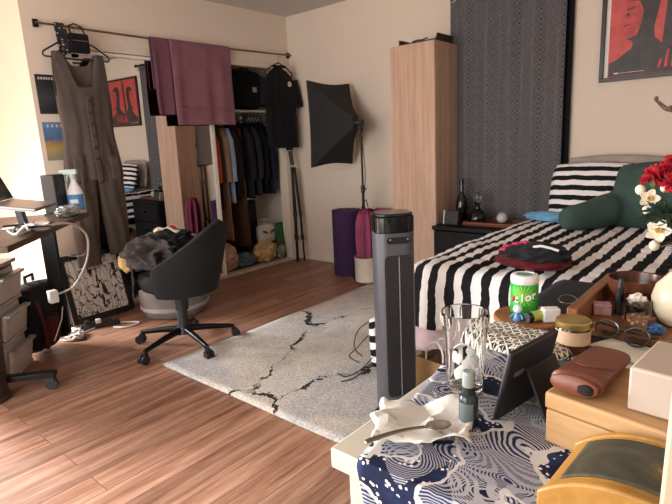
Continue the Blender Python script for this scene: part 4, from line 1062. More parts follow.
# blue wave runner
def m_wave():
    t = NT('navy wave cloth'); c = t.n('ShaderNodeTexCoord'); uv = c.outputs['UV']
    dn = t.n('ShaderNodeTexNoise', _Scale=9, _Detail=3); t.l(uv, dn.inputs['Vector'])
    ad = t.n('ShaderNodeVectorMath', operation='MULTIPLY_ADD'); t.l(dn.outputs['Color'], ad.inputs[0]); ad.inputs[1].default_value = (.045, .045, 0); t.l(uv, ad.inputs[2]); p = ad.outputs[0]
    st = t.n('ShaderNodeMapping'); st.inputs['Scale'].default_value = (1, 1.5, 1); st.inputs['Rotation'].default_value = (0, 0, R(25)); t.l(p, st.inputs[0]); p = st.outputs[0]
    SCL = 9.5
    d = t.vor(p, SCL); cell = t.sep(t.vor(p, SCL, 'F1', 'Color')); e = t.vor(p, SCL, 'DISTANCE_TO_EDGE')
    swirl = t.math('GREATER_THAN', cell[0], .40)                      # cells that carry combed wave lines
    rings = t.math('GREATER_THAN', t.math('FRACT', t.math('MULTIPLY', d, 24)), .48)
    big = t.noise(uv, 7.5, 2, .4)
    # combed flowing lines through the lighter zones
    flow = t.math('GREATER_THAN', t.math('FRACT', t.math('MULTIPLY', t.noise(p, 4.0, 1, .3), 62)), .5)
    zone = t.math('GREATER_THAN', big, .50)
    lines = t.math('MAXIMUM', t.math('MULTIPLY', swirl, rings), t.math('MULTIPLY', zone, flow))
    navy = t.ramp(t.noise(uv, 16, 4), [(.35, H('#14182c')), (.55, H('#1d2748')), (.72, H('#253f6c'))])
    linec = t.mix(cell[1], H('#a2a4b0'), H('#c6c5c6'))
    col = t.mix(t.math('MULTIPLY', lines, .86), navy, linec)
    # solid pale foam edges with scallops and spray dots
    sc = t.vor(uv, 60); foam = t.math('LESS_THAN', t.math('ABSOLUTE', t.math('SUBTRACT', t.math('ADD', big, t.math('MULTIPLY', sc, .035)), .525)), .014)
    col = t.mix(foam, col, H('#cdcac6'))
    near = t.math('LESS_THAN', t.math('ABSOLUTE', t.math('SUBTRACT', big, .47)), .03)
    dots = t.math('MULTIPLY', t.math('LESS_THAN', t.vor(uv, 95), .28), near)
    col = t.mix(dots, col, H('#dedad6'))
    t.base(col, .85, 0, .2); t.bump(t.noise(uv, 500, 2), .15, .002)
    return t.m
RX0, RX1 = 3.437, 3.99
def runner(u, v):
    L = .42 + (2.86 - 0) * 0 + (3.366 - 2.80) ; hang = .30; tot = L - .42 + hang
    d = v * tot - hang                                           # <0 : hanging over the near edge
    x = RX0 + u * (RX1 - RX0)
    w = .0025 * noise.noise(Vector((x * 9, v * 7, 2)))
    x -= .165 * d
    if d < 0: return Vector((x, TY0 - .006 - abs(.006 * noise.noise(Vector((x * 8, d * 4, 0)))), TZ + .003 + d))
    return Vector((max(x, TX0 - .006), TY0 - .004 + d, TZ + .004 + abs(w) - max(0, TX0 - .004 - x) * .9))
o = MB().grid(runner, 50, 80, uv=lambda u, v: (u * .545, v * .866)).build('table_runner', m_wave(), solid=.002)
tag(o, 'navy blue table runner with white wave pattern on the cream table', 'table runner')
# black mat at the far end of the table
BM = cloth('black table cloth', '#15161b', folds=.2)
def bmat_(u, v):
    x = 3.352 + u * .80; y = -2.74 + v * .60; z = TZ + .004
    if x < TX0: z -= (TX0 - x) * .5
    if y > TY1: z -= (y - TY1) * 1.2
    return Vector((x, y, z + .0015 * noise.noise(Vector((x * 8, y * 8, 0)))))
o = MB().grid(bmat_, 60, 50).build('table_mat', BM, solid=.003); tag(o, 'black cloth mat on the far end of the cream table', 'table mat')
MZ = TZ + .0065
# lattice patterned cloth
def m_lattice():
    t = NT('black and white lattice cloth'); c = t.n('ShaderNodeTexCoord'); mp = t.n('ShaderNodeMapping'); mp.inputs['Scale'].default_value = (30, 30, 1); mp.inputs['Rotation'].default_value = (0, 0, R(48)); t.l(c.outputs['UV'], mp.inputs[0])
    s = t.sep(mp.outputs[0])
    u = t.math('SUBTRACT', t.math('FRACT', s[0]), .5); w = t.math('SUBTRACT', t.math('FRACT', s[1]), .5)
    rad = t.math('SQRT', t.math('ADD', t.math('MULTIPLY', u, u), t.math('MULTIPLY', w, w)))
    an = t.math('ARCTAN2', u, w); pet = t.math('LESS_THAN', rad, t.math('ADD', .26, t.math('MULTIPLY', t.math('COSINE', t.math('MULTIPLY', an, 4)), .15)))
    core = t.math('LESS_THAN', rad, .07)
    grid = t.math('GREATER_THAN', t.math('MAXIMUM', t.math('ABSOLUTE', u), t.math('ABSOLUTE', w)), .44)
    dg = t.math('LESS_THAN', t.math('ABSOLUTE', t.math('SUBTRACT', t.math('ABSOLUTE', u), t.math('ABSOLUTE', w))), .03)
    k = t.math('SUBTRACT', t.math('MAXIMUM', t.math('MAXIMUM', pet, grid), dg), core)
    return t.base(t.mix(k, H('#15151a'), H('#d9d2c4')), .85)
def latt(u, v):
    a, b = u - .5, v - .5; e = max(abs(a), abs(b)) * 2
    return Vector((a * .225, b * .155, .020 * (1 - e ** 6) ** .5 * (1 + .25 * noise.noise(Vector((u * 5, v * 5, 1)))) if e < 1 else 0))
o = MB().grid(latt, 40, 30, uv=lambda u, v: (u * .24, v * .17)).build('patterned_cloth', m_lattice(), loc=(3.468, -2.785, TZ + .0085), rz=R(-8)); tag(o, 'folded black and white lattice pattern cloth beside the drinking glass', 'cloth')
# drinking glass
t = thing('drinking_glass', 'tall clear drinking glass with white print on the blue runner', 'glass', (3.466, -3.058, TZ + .0075))
GL = glass('clear drinking glass', '#fbfdfc')
MB().lathe([(0, 0), (.031, 0), (.033, .003), (.0435, .155), (.0432, .1565), (.0415, .155), (.0312, .014), (.028, .011), (0, .011)], seg=56).build('tumbler', GL, t)
WP = mat('white glass print', '#d9d7d0', .6)
def gprint(cx, cz, pts, wd):
    P = []
    for a_, z in pts:
        r = .0336 + (.0435 - .0336) * z / .155 + .0006; P.append((r * math.cos(a_), r * math.sin(a_), z))
    MB().tube(bez(P, 8), wd, 6).build('white_print', WP, t)
A0 = math.atan2(-.9, .44)            # towards the camera
gp = lambda a_, z: (A0 + a_, z)
def patch(A1, A2, z0, z1, sd):
    def f(u, v):
        e = math.sqrt(max(0, 1 - (2 * u - 1) ** 2)) * (1 + .35 * noise.noise(Vector((u * 4, sd, v * 3))))
        zc_ = (z0 + z1) / 2 + .008 * noise.noise(Vector((u * 3, sd, 1))); z = zc_ + (v - .5) * (z1 - z0) * e
        a_ = A0 + A1 + (A2 - A1) * u; r = .0336 + (.0435 - .0336) * z / .155 + .0005
        return Vector((r * math.cos(a_), r * math.sin(a_), z))
    MB().grid(f, 26, 6).build('white_print', WP, t, solid=.0004)
patch(-.55, .60, .030, .062, 1.3); patch(-.15, .70, .058, .082, 4.1); patch(-.60, -.10, .066, .090, 7.7); patch(.05, .50, .084, .100, 2.2)
gprint(0, 0, [gp(-.5, .096), gp(-.2, .106), gp(.15, .104), gp(.45, .094)], .0012)
for i in range(14):
    a_ = i * 2 * math.pi / 14; gprint(0, 0, [(a_, .132), (a_ + .02, .14), (a_ - .02, .151)], .0014)
# small spray bottle
t = thing('mist_bottle', 'small dark teal spray bottle with clear cap in front of the glass', 'spray bottle', (3.530, -3.172, TZ + .0075)); t.scale = (.93, .93, .93)
MB().lathe([(0, 0), (.0155, 0), (.017, .002), (.017, .052), (.014, .060), (.009, .063), (0, .063)], seg=28).build('bottle_body', mat('dark teal plastic', '#1f2f35', .2), t)
MB().cyl((0, 0, .062), (0, 0, .076), .0115).build('collar', BLACK, t)
MB().lathe([(.0115, .076), (.0115, .100), (.010, .104), (0, .104), (0, .102), (.0095, .101), (.0102, .098), (.0102, .076)], seg=28).build('cap', mat('translucent cap', '#8f9692', .2), t)
MB().cyl((0, 0, .076), (0, 0, .096), .006).build('nozzle', WHITE, t)
def lbl(u, v):
    a_ = A0 - 1.1 + 1.6 * u; return Vector((.0173 * math.cos(a_), .0173 * math.sin(a_), .008 + .04 * v))
MB().grid(lbl, 12, 3).build('label', mat('grey label', '#5a6668', .5), t)
# napkin and spoon
def nap(u, v):
    a, b = u - .5, v - .5
    x = a * .155 + .02 * noise.noise(Vector((u * 3, v * 3, 7))); y = b * .130 + .02 * noise.noise(Vector((u * 3, v * 3, 17)))
    h = .022 * (.45 + noise.noise(Vector((u * 3.1 + 3, v * 3.1, 1)))) + .012 * abs(noise.noise(Vector((u * 8, v * 8, 3))))
    h = max(.0, h); dish = .012 if abs(a) < .3 and abs(b) < .25 else .02
    return Vector((x, y, .003 + h * .8 + .014 * (abs(a) ** 1.5) + .012 * abs(b) * (a > 0)))
o = MB().grid(nap, 15, 11).build('napkin', cloth('white paper napkin', '#d6d3ca', var=.02, folds=.35), loc=(3.474, -3.226, TZ + .0065), rz=R(28), solid=.001, ang=16); tag(o, 'crumpled white paper napkin under the spoon on the table corner', 'napkin')
t = thing('spoon', 'steel teaspoon resting on the crumpled napkin', 'spoon', (3.486, -3.280, TZ + .028), R(50)); t.scale = (.88, .88, .88)
sp = MB()
def bowl_(u, v):
    a, r = 2 * math.pi * u, v; x = .052 + .023 * r * math.cos(a) ; y = .0165 * r * math.sin(a) * (1 - .12 * math.cos(a)); return Vector((x, y, .003 + .007 * r * r))
sp.grid(bowl_, 28, 8, closeu=True); lab(sp.build('spoon_bowl', CHROME, t, solid=.0012), 'polished oval bowl')
hp = [(.031, .0, .009), (.02, 0, .010), (.0, 0, .010), (-.03, 0, .007), (-.06, 0, .003), (-.082, 0, .001)]
MB().grid(lambda u, v: Vector((.033 - .118 * v, (u - .5) * (.006 + .007 * v ** 1.5 - .012 * max(0, v - .93) * 4), .0095 + .002 * math.sin(v * 3) - .014 * v * v)), 6, 24).build('handle', mat('spoon steel', '#8d8579', .3, 1), t, solid=.0022)
# round wooden coaster board
CO = wood('warm board', '#7a4a2c', '#a06a43', 'X', 1, .45)
o = MB().cyl((0, 0, 0), (0, 0, .014), .088, seg=64).build('round_board', CO, loc=(3.428, -2.622, MZ + .0005), bevel=.004); tag(o, 'round brown wooden board under the green gum bottle', 'coaster')
CBZ = MZ + .0155
t = thing('gum_bottle', 'green plastic gum bottle with white lid on the round wooden board', 'gum bottle', (3.410, -2.612, CBZ)); t.scale = (.88, .88, .88)
def m_gum():
    t = NT('green gum wrap'); v = t.coord(); s = t.sep(v)
    n = t.noise(v, 26, 3); an = t.math('ARCTAN2', t.math('SUBTRACT', s[0], .012), t.math('SUBTRACT', s[2], .062))
    rad = t.math('SQRT', t.math('ADD', t.math('POWER', t.math('SUBTRACT', s[0], .012), 2), t.math('POWER', t.math('SUBTRACT', s[2], .062), 2)))
    ray_ = t.math('GREATER_THAN', t.math('ADD', t.math('SINE', t.math('MULTIPLY', an, 17)), t.math('MULTIPLY', rad, -62)), -1.0)
    g = t.ramp(n, [(.35, H('#1c8f3a')), (.65, H('#2fae45'))])
    col = t.mix(t.math('MULTIPLY', ray_, .7), g, H('#a9c93c'))
    lo = t.math('LESS_THAN', s[2], .030); col = t.mix(t.math('MULTIPLY', lo, .8), col, H('#1e8a3c'))
    return t.base(col, .3)
MB().lathe([(0, 0), (.034, 0), (.038, .004), (.0395, .02), (.0385, .045), (.0395, .070), (.0395, .090), (.036, .094), (0, .094)], seg=48).build('bottle_body', m_gum(), t)
lab(MB().lathe([(.0375, .093), (.0395, .096), (.0395, .112), (.036, .118), (.026, .1195), (.025, .117), (0, .117)], seg=48).build('lid', mat('white lid', '#dfdfdc', .35), t), 'white plastic lid with green disc')
MB().lathe([(0, .1172), (.024, .1172), (.024, .1178), (0, .1178)], seg=40).build('lid_disc', mat('lid green', '#5e8f78', .4), t)
# lettering wrapped around the bottle: each letter its own mesh on the curved wall
GA = math.atan2(-3.9 + 2.56, 3.889 - 3.418)
WL = mat('gum lettering white', '#eef0ea', .4)
for i, ch in enumerate('clor'):
    a_ = GA - .34 + (i - .5) * .42; r = .0402
    letters(ch, .032, WL, 'letter', t, (r * math.cos(a_), r * math.sin(a_), .040 + i * .0042), (R(90), R(-12), a_ + R(90)), .0007, .25, offset=.0006)
MB().sph((.0402 * math.cos(GA - .78), .0402 * math.sin(GA - .78), .050), (.0065, .0075, .0075), 12).build('red_dot', mat('gum red', '#c33a3a', .4), t)
t = thing('trinket', 'tiny blue and white figurine standing in front of the gum bottle', 'figurine', (3.420, -2.680, CBZ)); t.scale = (.85, .85, .85)
BL_ = mat('blue glaze', '#4f7fae', .3, var=.2, scale=60)
MB().lathe([(0, 0), (.012, 0), (.014, .006), (.010, .016), (.007, .024), (0, .026)], seg=20).build('figurine_body', BL_, t)
MB().sph((0, 0, .036), (.0135, .012, .013), 16).build('head', mat('white glaze', '#d8dbe0', .3), t)
for s in (-1, 1): MB().tube([(s * .008, 0, .018), (s * .016, -.004, .014), (s * .018, -.008, .008)], .004, 8).build('arm', BL_, t)
t = thing('lip_balm', 'small yellow green tube with black end lying on the round board', 'lip balm', (3.462, -2.655, CBZ + .0135), R(62))
MB().cyl((-.022, 0, 0), (.028, 0, 0), .0135).build('tube_body', mat('lime tube', '#a9b85a', .4, var=.15, scale=50), t, bevel=.002)
lab(MB().cyl((-.036, 0, 0), (-.022, 0, 0), .0125).build('cap', BLACK, t), 'black cap')
MB().lathe([(0.0137, -.004), (0.0137, .004)], seg=24).build('band', mat('white band', '#e1e0d8', .4), t, rot=(0, R(90), 0), loc=(.012, 0, 0), solid=.0004)
o = MB().box((0, 0, .017), (.040, .028, .034)).build('small_carton', mat('white carton', '#dcd7d2', .6, var=.05), loc=(3.487, -2.640, CBZ), rz=R(38), bevel=.003); tag(o, 'small white carton between the lip balm and the candle', 'carton')
# candle jar
t = thing('candle_jar', 'amber glass candle jar with gold lid and kraft label on black mat', 'candle', (3.572, -2.752, MZ + .001)); t.scale = (.74, .74, .84)
MB().lathe([(0, 0), (.044, 0), (.048, .004), (.048, .062), (.045, .066), (0, .066)], seg=48).build('jar', mat('amber glass', '#3c1f12', .08, var=.2), t)
def cj(u, v):
    a_ = A0 - 1.7 + 3.0 * u; return Vector((.0486 * math.cos(a_), .0486 * math.sin(a_), .022 + .036 * v))
MB().grid(cj, 30, 3).build('label', mat('kraft label', '#c4a585', .7, var=.05, scale=30), t)
lab(MB().lathe([(.0495, .064), (.0505, .066), (.0505, .079), (.047, .082), (.044, .0805), (0, .0805)], seg=48).build('lid', GOLD, t), 'gold metal lid')
# small teal card under the tablet + striped pouch end
o = MB().box((0, 0, .004), (.09, .06, .007)).build('teal_notebook', mat('teal card', '#37615c', .5), loc=(3.595, -2.865, TZ + .0055), rz=R(20), bevel=.001); tag(o, 'small teal notebook on the table behind the black tablet', 'notebook')
o = MB().box((0, 0, .006), (.05, .03, .012)).build('small_tin', mat('pale blue tin', '#8aa5a6', .35, .3), loc=(3.485, -2.728, MZ + .0005), rz=R(-12), bevel=.002); tag(o, 'tiny pale blue tin in front of the round wooden board', 'tin')
# black tablet leaning on its kickstand
t = thing('leaning_tablet', 'black tablet standing tilted on the blue runner seen from behind', 'tablet', (3.572, -3.062, TZ + .0085), R(80))
lean = R(12)
MB().box((0, 0, .066), (.150, .010, .132)).build('tablet_case', mat('black rubber case', '#17181a', .45), t, bevel=.004, rot=(lean, 0, 0))
MB().prism([(x, z) for x, z in rbox(.030, .009, .0042)], 0, .0012, Matrix.Translation((-.040, -.0050, .085)) @ MX).build('camera_slot', mat('lens grey', '#6d6f70', .3), t, rot=(lean, 0, 0))
MB().box((0, .0056, .066), (.138, .001, .118)).build('screen', mat('dark screen', '#17181b', .12), t, rot=(lean, 0, 0))
MB().box((.02, .0, 0), (.09, .004, .092)).build('kickstand', BLACK, t, loc=(.0, -.047, .044), rot=(R(-24), 0, 0))
# wooden box, spectacles case, cream carton
BW = wood('pale pine', '#a98156', '#c6a072', 'X', 1, .5, 14)
t = thing('wooden_box', 'pale pine wooden box under the brown leather case', 'box', (3.783, -3.085, TZ + .0075), R(-9))
MB().box((0, 0, .0275), (.25, .165, .055)).build('box_body', BW, t, bevel=.003)
lab(MB().box((0, 0, .0705), (.254, .169, .027)).build('lid', BW, t, bevel=.004), 'hinge lid with a seam below it')
WBZ = TZ + .0075 + .0845
t = thing('glasses_case', 'brown leather glasses case with a flap lying on the wooden box', 'glasses case', (3.690, -3.060, WBZ), R(86)); t.scale = (1.06, 1.02, 1.0)
LE = mat('brown leather', '#744230', .45, var=.08, scale=12, bump=.15, bscale=160)
def gc(u, v):
    a = 2 * math.pi * u; x = -.078 + .150 * v
    w = .036 * (1 - .12 * v) * (1 if v > .06 else (.55 + 7.5 * v)) ; h = .017 * (1 - .45 * v) * (1 if v > .06 else (.55 + 7.5 * v))
    cy, cz = math.cos(a), math.sin(a); e = .62
    return Vector((x, w * math.copysign(abs(cy) ** e, cy), .018 * (1 - .35 * v) + h * math.copysign(abs(cz) ** .85, cz)))
b = MB().grid(gc, 44, 30, closeu=True)
body = b.build('case_body', LE, t, solid=.002)
def gl_(u, v):      # flap folded over the upper face with a curved edge
    y = (u - .5) * .070; tip = -.036 + .030 * (abs(u - .5) * 2) ** 2; x = .075 + (tip - .075) * v
    vv = (x + .078) / .150; h = .017 * (1 - .45 * vv); s = abs(u - .5) * 2
    return Vector((x, y * (1 - .10 * vv), .018 * (1 - .35 * vv) + h * (1 - s ** 3.2) ** .5 + .0022 if s < 1 else .018 * (1 - .35 * vv)))
MB().grid(gl_, 32, 24).build('flap', LE, t, solid=.0018)
MB().lathe([(0, 0), (.0345, 0), (.033, .004), (.022, .008), (0, .010)], seg=32, sx=.46).build('end_cap', LE, t, loc=(-.0775, .0, .0185), rot=(0, R(-90), 0))
MB().lathe([(0, 0), (.014, 0), (.010, .004), (0, .005)], seg=24, sx=.72).build('opening', mat('case lining', '#191311', .9), t, loc=(-.0825, -.016, .0185), rot=(0, R(-90), 0))
o = MB().box((0, 0, .032), (.125, .13, .064)).build('cream_carton', mat('cream carton card', '#b5a595', .6, var=.03), loc=(3.823, -3.080, WBZ + .0005), rz=R(-6), bevel=.004); tag(o, 'plain cream carton standing on the wooden box', 'carton')
# glass-lidded bread-bin shaped box in the foreground
t = thing('barrel_box', 'honey wood box with arched lid and dark panel at the front', 'box', (3.808, -3.258, TZ + .0085), R(-3))
HW = wood('honey wood', '#946a30', '#b78a48', 'Y', 1, .4, 16)
def arch(hw, h, n=22): return [(-hw, 0)] + [(hw * math.sin(R(-90 + 180 * i / n)) if False else hw * (-1 + 2 * i / n), .038 + h * (1 - abs(-1 + 2 * i / n) ** 2.4)) for i in range(n + 1)] + [(hw, 0)]
MB().prism(arch(.105, .040), -.066, .066, MX).build('box_body', HW, t, bevel=.003)
for s in (-1, 1): MB().prism(arch(.109, .042), -.006, .006, Matrix.Translation((0, s * .066, 0)) @ MX).build('end_rim', HW, t, bevel=.003)
def m_panel():
    t = NT('dark painted panel'); v = t.coord(); n = t.noise(v, 9, 5, .6, 1.0)
    return t.base(t.ramp(n, [(.35, H('#3b3a30')), (.50, H('#4b493b')), (.57, H('#6a5a3c')), (.62, H('#b88a4c'))]), .5, 0, .25)
def pn(u, v):
    x = -.088 + .176 * u; k = abs(x / .105); r = .022; y = (-.050 + .100 * v)
    return Vector((x, y, .038 + .040 * (1 - k ** 2.4) + .0012))
MB().grid(pn, 30, 12).build('lid_panel', m_panel(), t, solid=.0012)
# cream framed board standing at the right edge
t = thing('standing_board', 'cream framed board leaning against the near edge of the table at the right', 'board', (3.976, -3.462, .0015), R(0)); t.rotation_euler = (R(-7), 0, R(0))
BEI = mat('beige board paint', '#b3a58c', .5, var=.04)
MB().box((0, 0, .55), (.29, .014, 1.10)).build('board', BEI, t, bevel=.003)
b = MB()
for s in (-1, 1): b.box((s * .138, 0, .55), (.018, .024, 1.10)).box((0, 0, .55 + s * .541), (.276, .024, .018))
b.build('frame', BEI, t, bevel=.004)

# ------------------------------------------------------------------ organiser tray at the far end with its clutter
t = thing('organiser_tray', 'brown wooden organiser tray on the black mat at the table end', 'tray', (3.812, -2.462, MZ + .001))
TR = wood('walnut tray', '#6b432c', '#94643f', 'Y', 1, .4)
MB().box((0, 0, .005), (.56, .37, .010)).build('base', TR, t)
lab(MB().box((-.272, 0, .030), (.026, .38, .060)).build('side_panel', TR, t, bevel=.004), 'thick side panel')
MB().box((.272, 0, .030), (.026, .38, .060)).build('side_panel', TR, t, bevel=.004)
MB().box((0, .183, .030), (.52, .014, .060)).build('back_panel', TR, t, bevel=.003)
MB().box((0, -.183, .009), (.52, .014, .018)).build('front_lip', TR, t, bevel=.003)
OZ = MZ + .0115
t = thing('ceramic_bowl', 'deep brown glazed ceramic bowl in the organiser tray', 'bowl', (3.625, -2.398, OZ)); t.scale = (.88, .88, .92)
MB().lathe([(0, 0), (.045, 0), (.05, .004), (.066, .03), (.074, .06), (.0775, .084), (.076, .086), (.0735, .084), (.069, .058), (.06, .03), (.044, .01), (0, .008)], seg=56).build('bowl_body', mat('brown glaze', '#5b3524', .22, var=.25, scale=14), t)
o = MB().cyl((0, 0, 0), (0, 0, .072), .009).cyl((0, 0, .072), (0, 0, .095), .0085, .005).build('marker_pen', BLACK, loc=(3.606, -2.490, OZ), rot=(R(3), R(2), 0), bevel=.001); tag(o, 'black upright marker pen in front of the brown bowl', 'pen')
o = MB().box((0, 0, .015), (.042, .03, .030)).build('pink_carton', mat('pink carton', '#b58a8c', .6, var=.15, scale=60), loc=(3.572, -2.510, OZ), rz=R(20), bevel=.002); tag(o, 'small dusty pink carton left of the marker pen', 'carton')
t = thing('votive_glass', 'short clear glass holding a white shell in the organiser tray', 'glass', (3.650, -2.505, OZ))
MB().lathe([(0, 0), (.030, 0), (.033, .004), (.037, .055), (.0365, .056), (.0345, .055), (.030, .008), (0, .006)], seg=40).build('tumbler', GL, t)
o = MB().blob((0, 0, 0), (.022, .018, .022), 5, .3, 2.2, 4).build('seashell', mat('white shell', '#e2dad0', .5), loc=(3.650, -2.505, OZ + .042)); tag(o, 'white seashell sitting in the short clear glass', 'shell')
o = MB().box((0, 0, .016), (.05, .035, .032)).build('patterned_box', m_print('patterned small box', '#6b4a34', ['#b98d5e', '#5b3a28', '#8c6a4c', '#d1b48c'], 110), loc=(3.672, -2.578, OZ), rz=R(-20), bevel=.002); tag(o, 'small brown patterned box in front of the shell glass', 'box')
o = MB().blob((0, 0, .011), (.018, .015, .012), 3, .4, 2.5, 3, flat=.002).build('blue_wrapper', mat('blue foil', '#2a5f92', .3, var=.15), loc=(3.705, -2.590, OZ)); tag(o, 'crumpled bright blue wrapper right of the patterned box', 'wrapper')
t = thing('eyeglasses', 'dark framed eyeglasses lying folded in front of the organiser tray', 'eyeglasses', (3.648, -2.682, MZ + .010), R(-18))
DF = mat('dark spectacle frame', '#1c1a1b', .3)
for s in (-1, 1):
    ring = [(s * .034 + .027 * math.cos(a), .0, .022 + .021 * math.sin(a)) for a in [2 * math.pi * i / 28 for i in range(29)]]
    rm = MB().tube(ring, .0022, 8, False).build('rim', DF, t, rot=(R(-35), 0, 0))
    MB().lathe([(0, 0), (1, 0), (0, .02)], seg=28).build('lens', glass('spectacle lens', '#dfe6e6', .0, 1.1), rm, loc=(s * .034, 0, .022), rot=(R(90), 0, 0)).scale = (.026, .020, .03)
    MB().tube([(s * .062, 0.008, .026), (s * .064, .04, .018), (s * .03, .06, .006), (-s * .04, .065, .003)], .0022, 6).build('temple', DF, t)
MB().tube([(-.008, 0, .026), (0, 0, .030), (.008, 0, .026)], .0022, 6).build('bridge', DF, t, rot=(R(-35), 0, 0))
t = thing('papers', 'small pale papers lying under the eyeglasses', 'paper', (3.665, -2.705, MZ + .0012), R(-25))
for i in range(3): MB().box((.01 * i, .006 * i, .0008 + i * .0012), (.12, .075, .0008), (0, 0, R(9 * i))).build('sheet', mat('cream paper', '#cfc7b6', .8), t)
o = MB().box((0, 0, .010), (.075, .05, .02)).build('grey_case', mat('grey blue case', '#6f7f86', .45), loc=(3.765, -2.690, MZ + .001), rz=R(-8), bevel=.004); tag(o, 'flat grey blue case beside the eyeglasses', 'case')
t = thing('wire_glasses', 'thin wire sunglasses lying behind the candle on the black mat', 'sunglasses', (3.500, -2.475, MZ + .010), R(-10))
for s in (-1, 1): MB().tube([(s * .03 + .024 * math.cos(a), .004 * math.sin(a), .016 + .017 * math.sin(a)) for a in [2 * math.pi * i / 24 for i in range(25)]], .0014, 6, False).build('rim', CHROME, t, rot=(R(-50), 0, 0))
MB().tube([(-.006, 0, .016), (0, 0, .02), (.006, 0, .016)], .0014, 6).build('bridge', CHROME, t, rot=(R(-50), 0, 0))

# ------------------------------------------------------------------ vase with flowers
t = thing('vase', 'cream round ceramic vase holding the red and white flowers', 'vase', (3.745, -2.485, OZ))
MB().lathe([(0, 0), (.040, 0), (.05, .004), (.066, .035), (.070, .062), (.062, .092), (.042, .115), (.030, .128), (.028, .14), (.033, .150), (.029, .150), (.024, .14), (.026, .126), (.038, .112), (.058, .09), (.064, .06), (.06, .036), (.044, .01), (0, .008)], seg=56).build('vase_body', mat('cream glaze', '#dccfb4', .3, var=.06), t)
o = MB()
def pap(u, v):
    a = 2 * math.pi * u; r = (.035 + .03 * (1 - v)) * (1 + .10 * math.sin(a * 5) * v); return Vector((r * math.cos(a), r * .6 * math.sin(a), .16 * v + .012 * math.sin(a * 3) * v))
o.grid(pap, 40, 14, closeu=True); o = o.build('tissue_paper', mat('white tissue paper', '#dcd8d4', .8), loc=(3.765, -2.345, OZ), solid=.001); tag(o, 'white tissue paper cone standing behind the cream vase', 'tissue')
def petal_flower(parent, c, n_axis, size, m, mc):
    ax = Vector(n_axis).normalized(); q = ax.to_track_quat('Z', 'Y').to_matrix().to_4x4(); M = Matrix.Translation(c) @ q
    fl = MB()
    for k in range(5):
        a0 = k * 2 * math.pi / 5
        def pf(u, v, a0=a0):
            r = size * v; w = size * .42 * math.sin(math.pi * min(1, .12 + .80 * v)) * (u * 2 - 1); z = size * (.45 * v * v - .25 * v + .10 * (u * 2 - 1) ** 2 * v)
            x, y = r, w; return M @ Vector((x * math.cos(a0) - y * math.sin(a0), x * math.sin(a0) + y * math.cos(a0), z))
        fl.grid(pf, 6, 7)
    f = fl.build('blossom', m, parent, solid=.0012)
    st = MB()
    for k in range(9):
        a = k * 2 * math.pi / 9; p0 = M @ Vector((0, 0, .001)); p1 = M @ Vector((size * .22 * math.cos(a), size * .22 * math.sin(a), size * .28)); st.cyl(p0, p1, .0008).sph(p1, .0022, 8)
    lab(st.build('stamens', mc, f), 'yellow stamens')
CRM = mat('cream petal', '#e3d9c2', .6, var=.04); YEL = mat('yellow stamen', '#c9a24a', .6); TWG = mat('brown branch', '#55402f', .8, bump=.3)
VX, VY = 3.745, -2.485
t = thing('blossom_branch', 'brown branch with cream white blossoms drooping left from the vase', 'branch', (VX, VY, OZ + .012))
lw = lambda x, y, z: (x - VX, y - VY, z - OZ - .012)
MB().tube(bez([lw(VX, VY, OZ + .02), lw(VX - .004, VY, .89), lw(3.728, -2.41, .95), lw(3.69, -2.40, 1.00), lw(3.645, -2.395, 1.035)], 8), .0035, 7).build('twig', TWG, t)
MB().tube(bez([lw(3.715, -2.43, .95), lw(3.695, -2.455, .955), lw(3.680, -2.468, .952)], 6), .0025, 6).build('twig', TWG, t)
MB().tube(bez([lw(3.708, -2.42, .92), lw(3.70, -2.41, .915), lw(3.665, -2.40, .900)], 6), .0022, 6).build('twig', TWG, t)
CD = (.3, -.9, .15)
petal_flower(t, lw(3.642, -2.405, 1.025), (.25, -.9, .2), .024, CRM, YEL)
petal_flower(t, lw(3.678, -2.475, .955), (.0, -.9, .45), .028, CRM, YEL)
for p, s in ((lw(3.618, -2.39, 1.045), .012), (lw(3.637, -2.40, .995), .010), (lw(3.660, -2.40, .905), .012), (lw(3.67, -2.39, 1.05), .009)):
    MB().sph(p, (s, s, s * 1.15), 14).blob(p, (s * 1.05, s * 1.05, s * 1.1), 2, .12, 3, 2).build('bud', CRM, t)
t = thing('bare_branch', 'thin bare twig reaching high out of the vase', 'branch', (VX, VY, OZ + .012))
MB().tube(bez([lw(VX + .006, VY, OZ + .02), lw(VX + .012, VY, .92), lw(3.762, -2.40, 1.08), lw(3.725, -2.39, 1.19), lw(3.672, -2.385, 1.235), lw(3.640, -2.38, 1.262)], 8), [.0035] * 20 + [.003] * 21, 7).build('twig', TWG, t)
MB().tube(bez([lw(3.672, -2.385, 1.235), lw(3.655, -2.385, 1.242), lw(3.632, -2.38, 1.268)], 5), .0022, 6).build('twig', TWG, t)
for p in (lw(3.636, -2.38, 1.268), lw(3.668, -2.385, 1.243), lw(3.70, -2.388, 1.218)): MB().sph(p, (.005, .005, .007), 10).build('bud', mat('dark bud', '#5e3a34', .8), t)
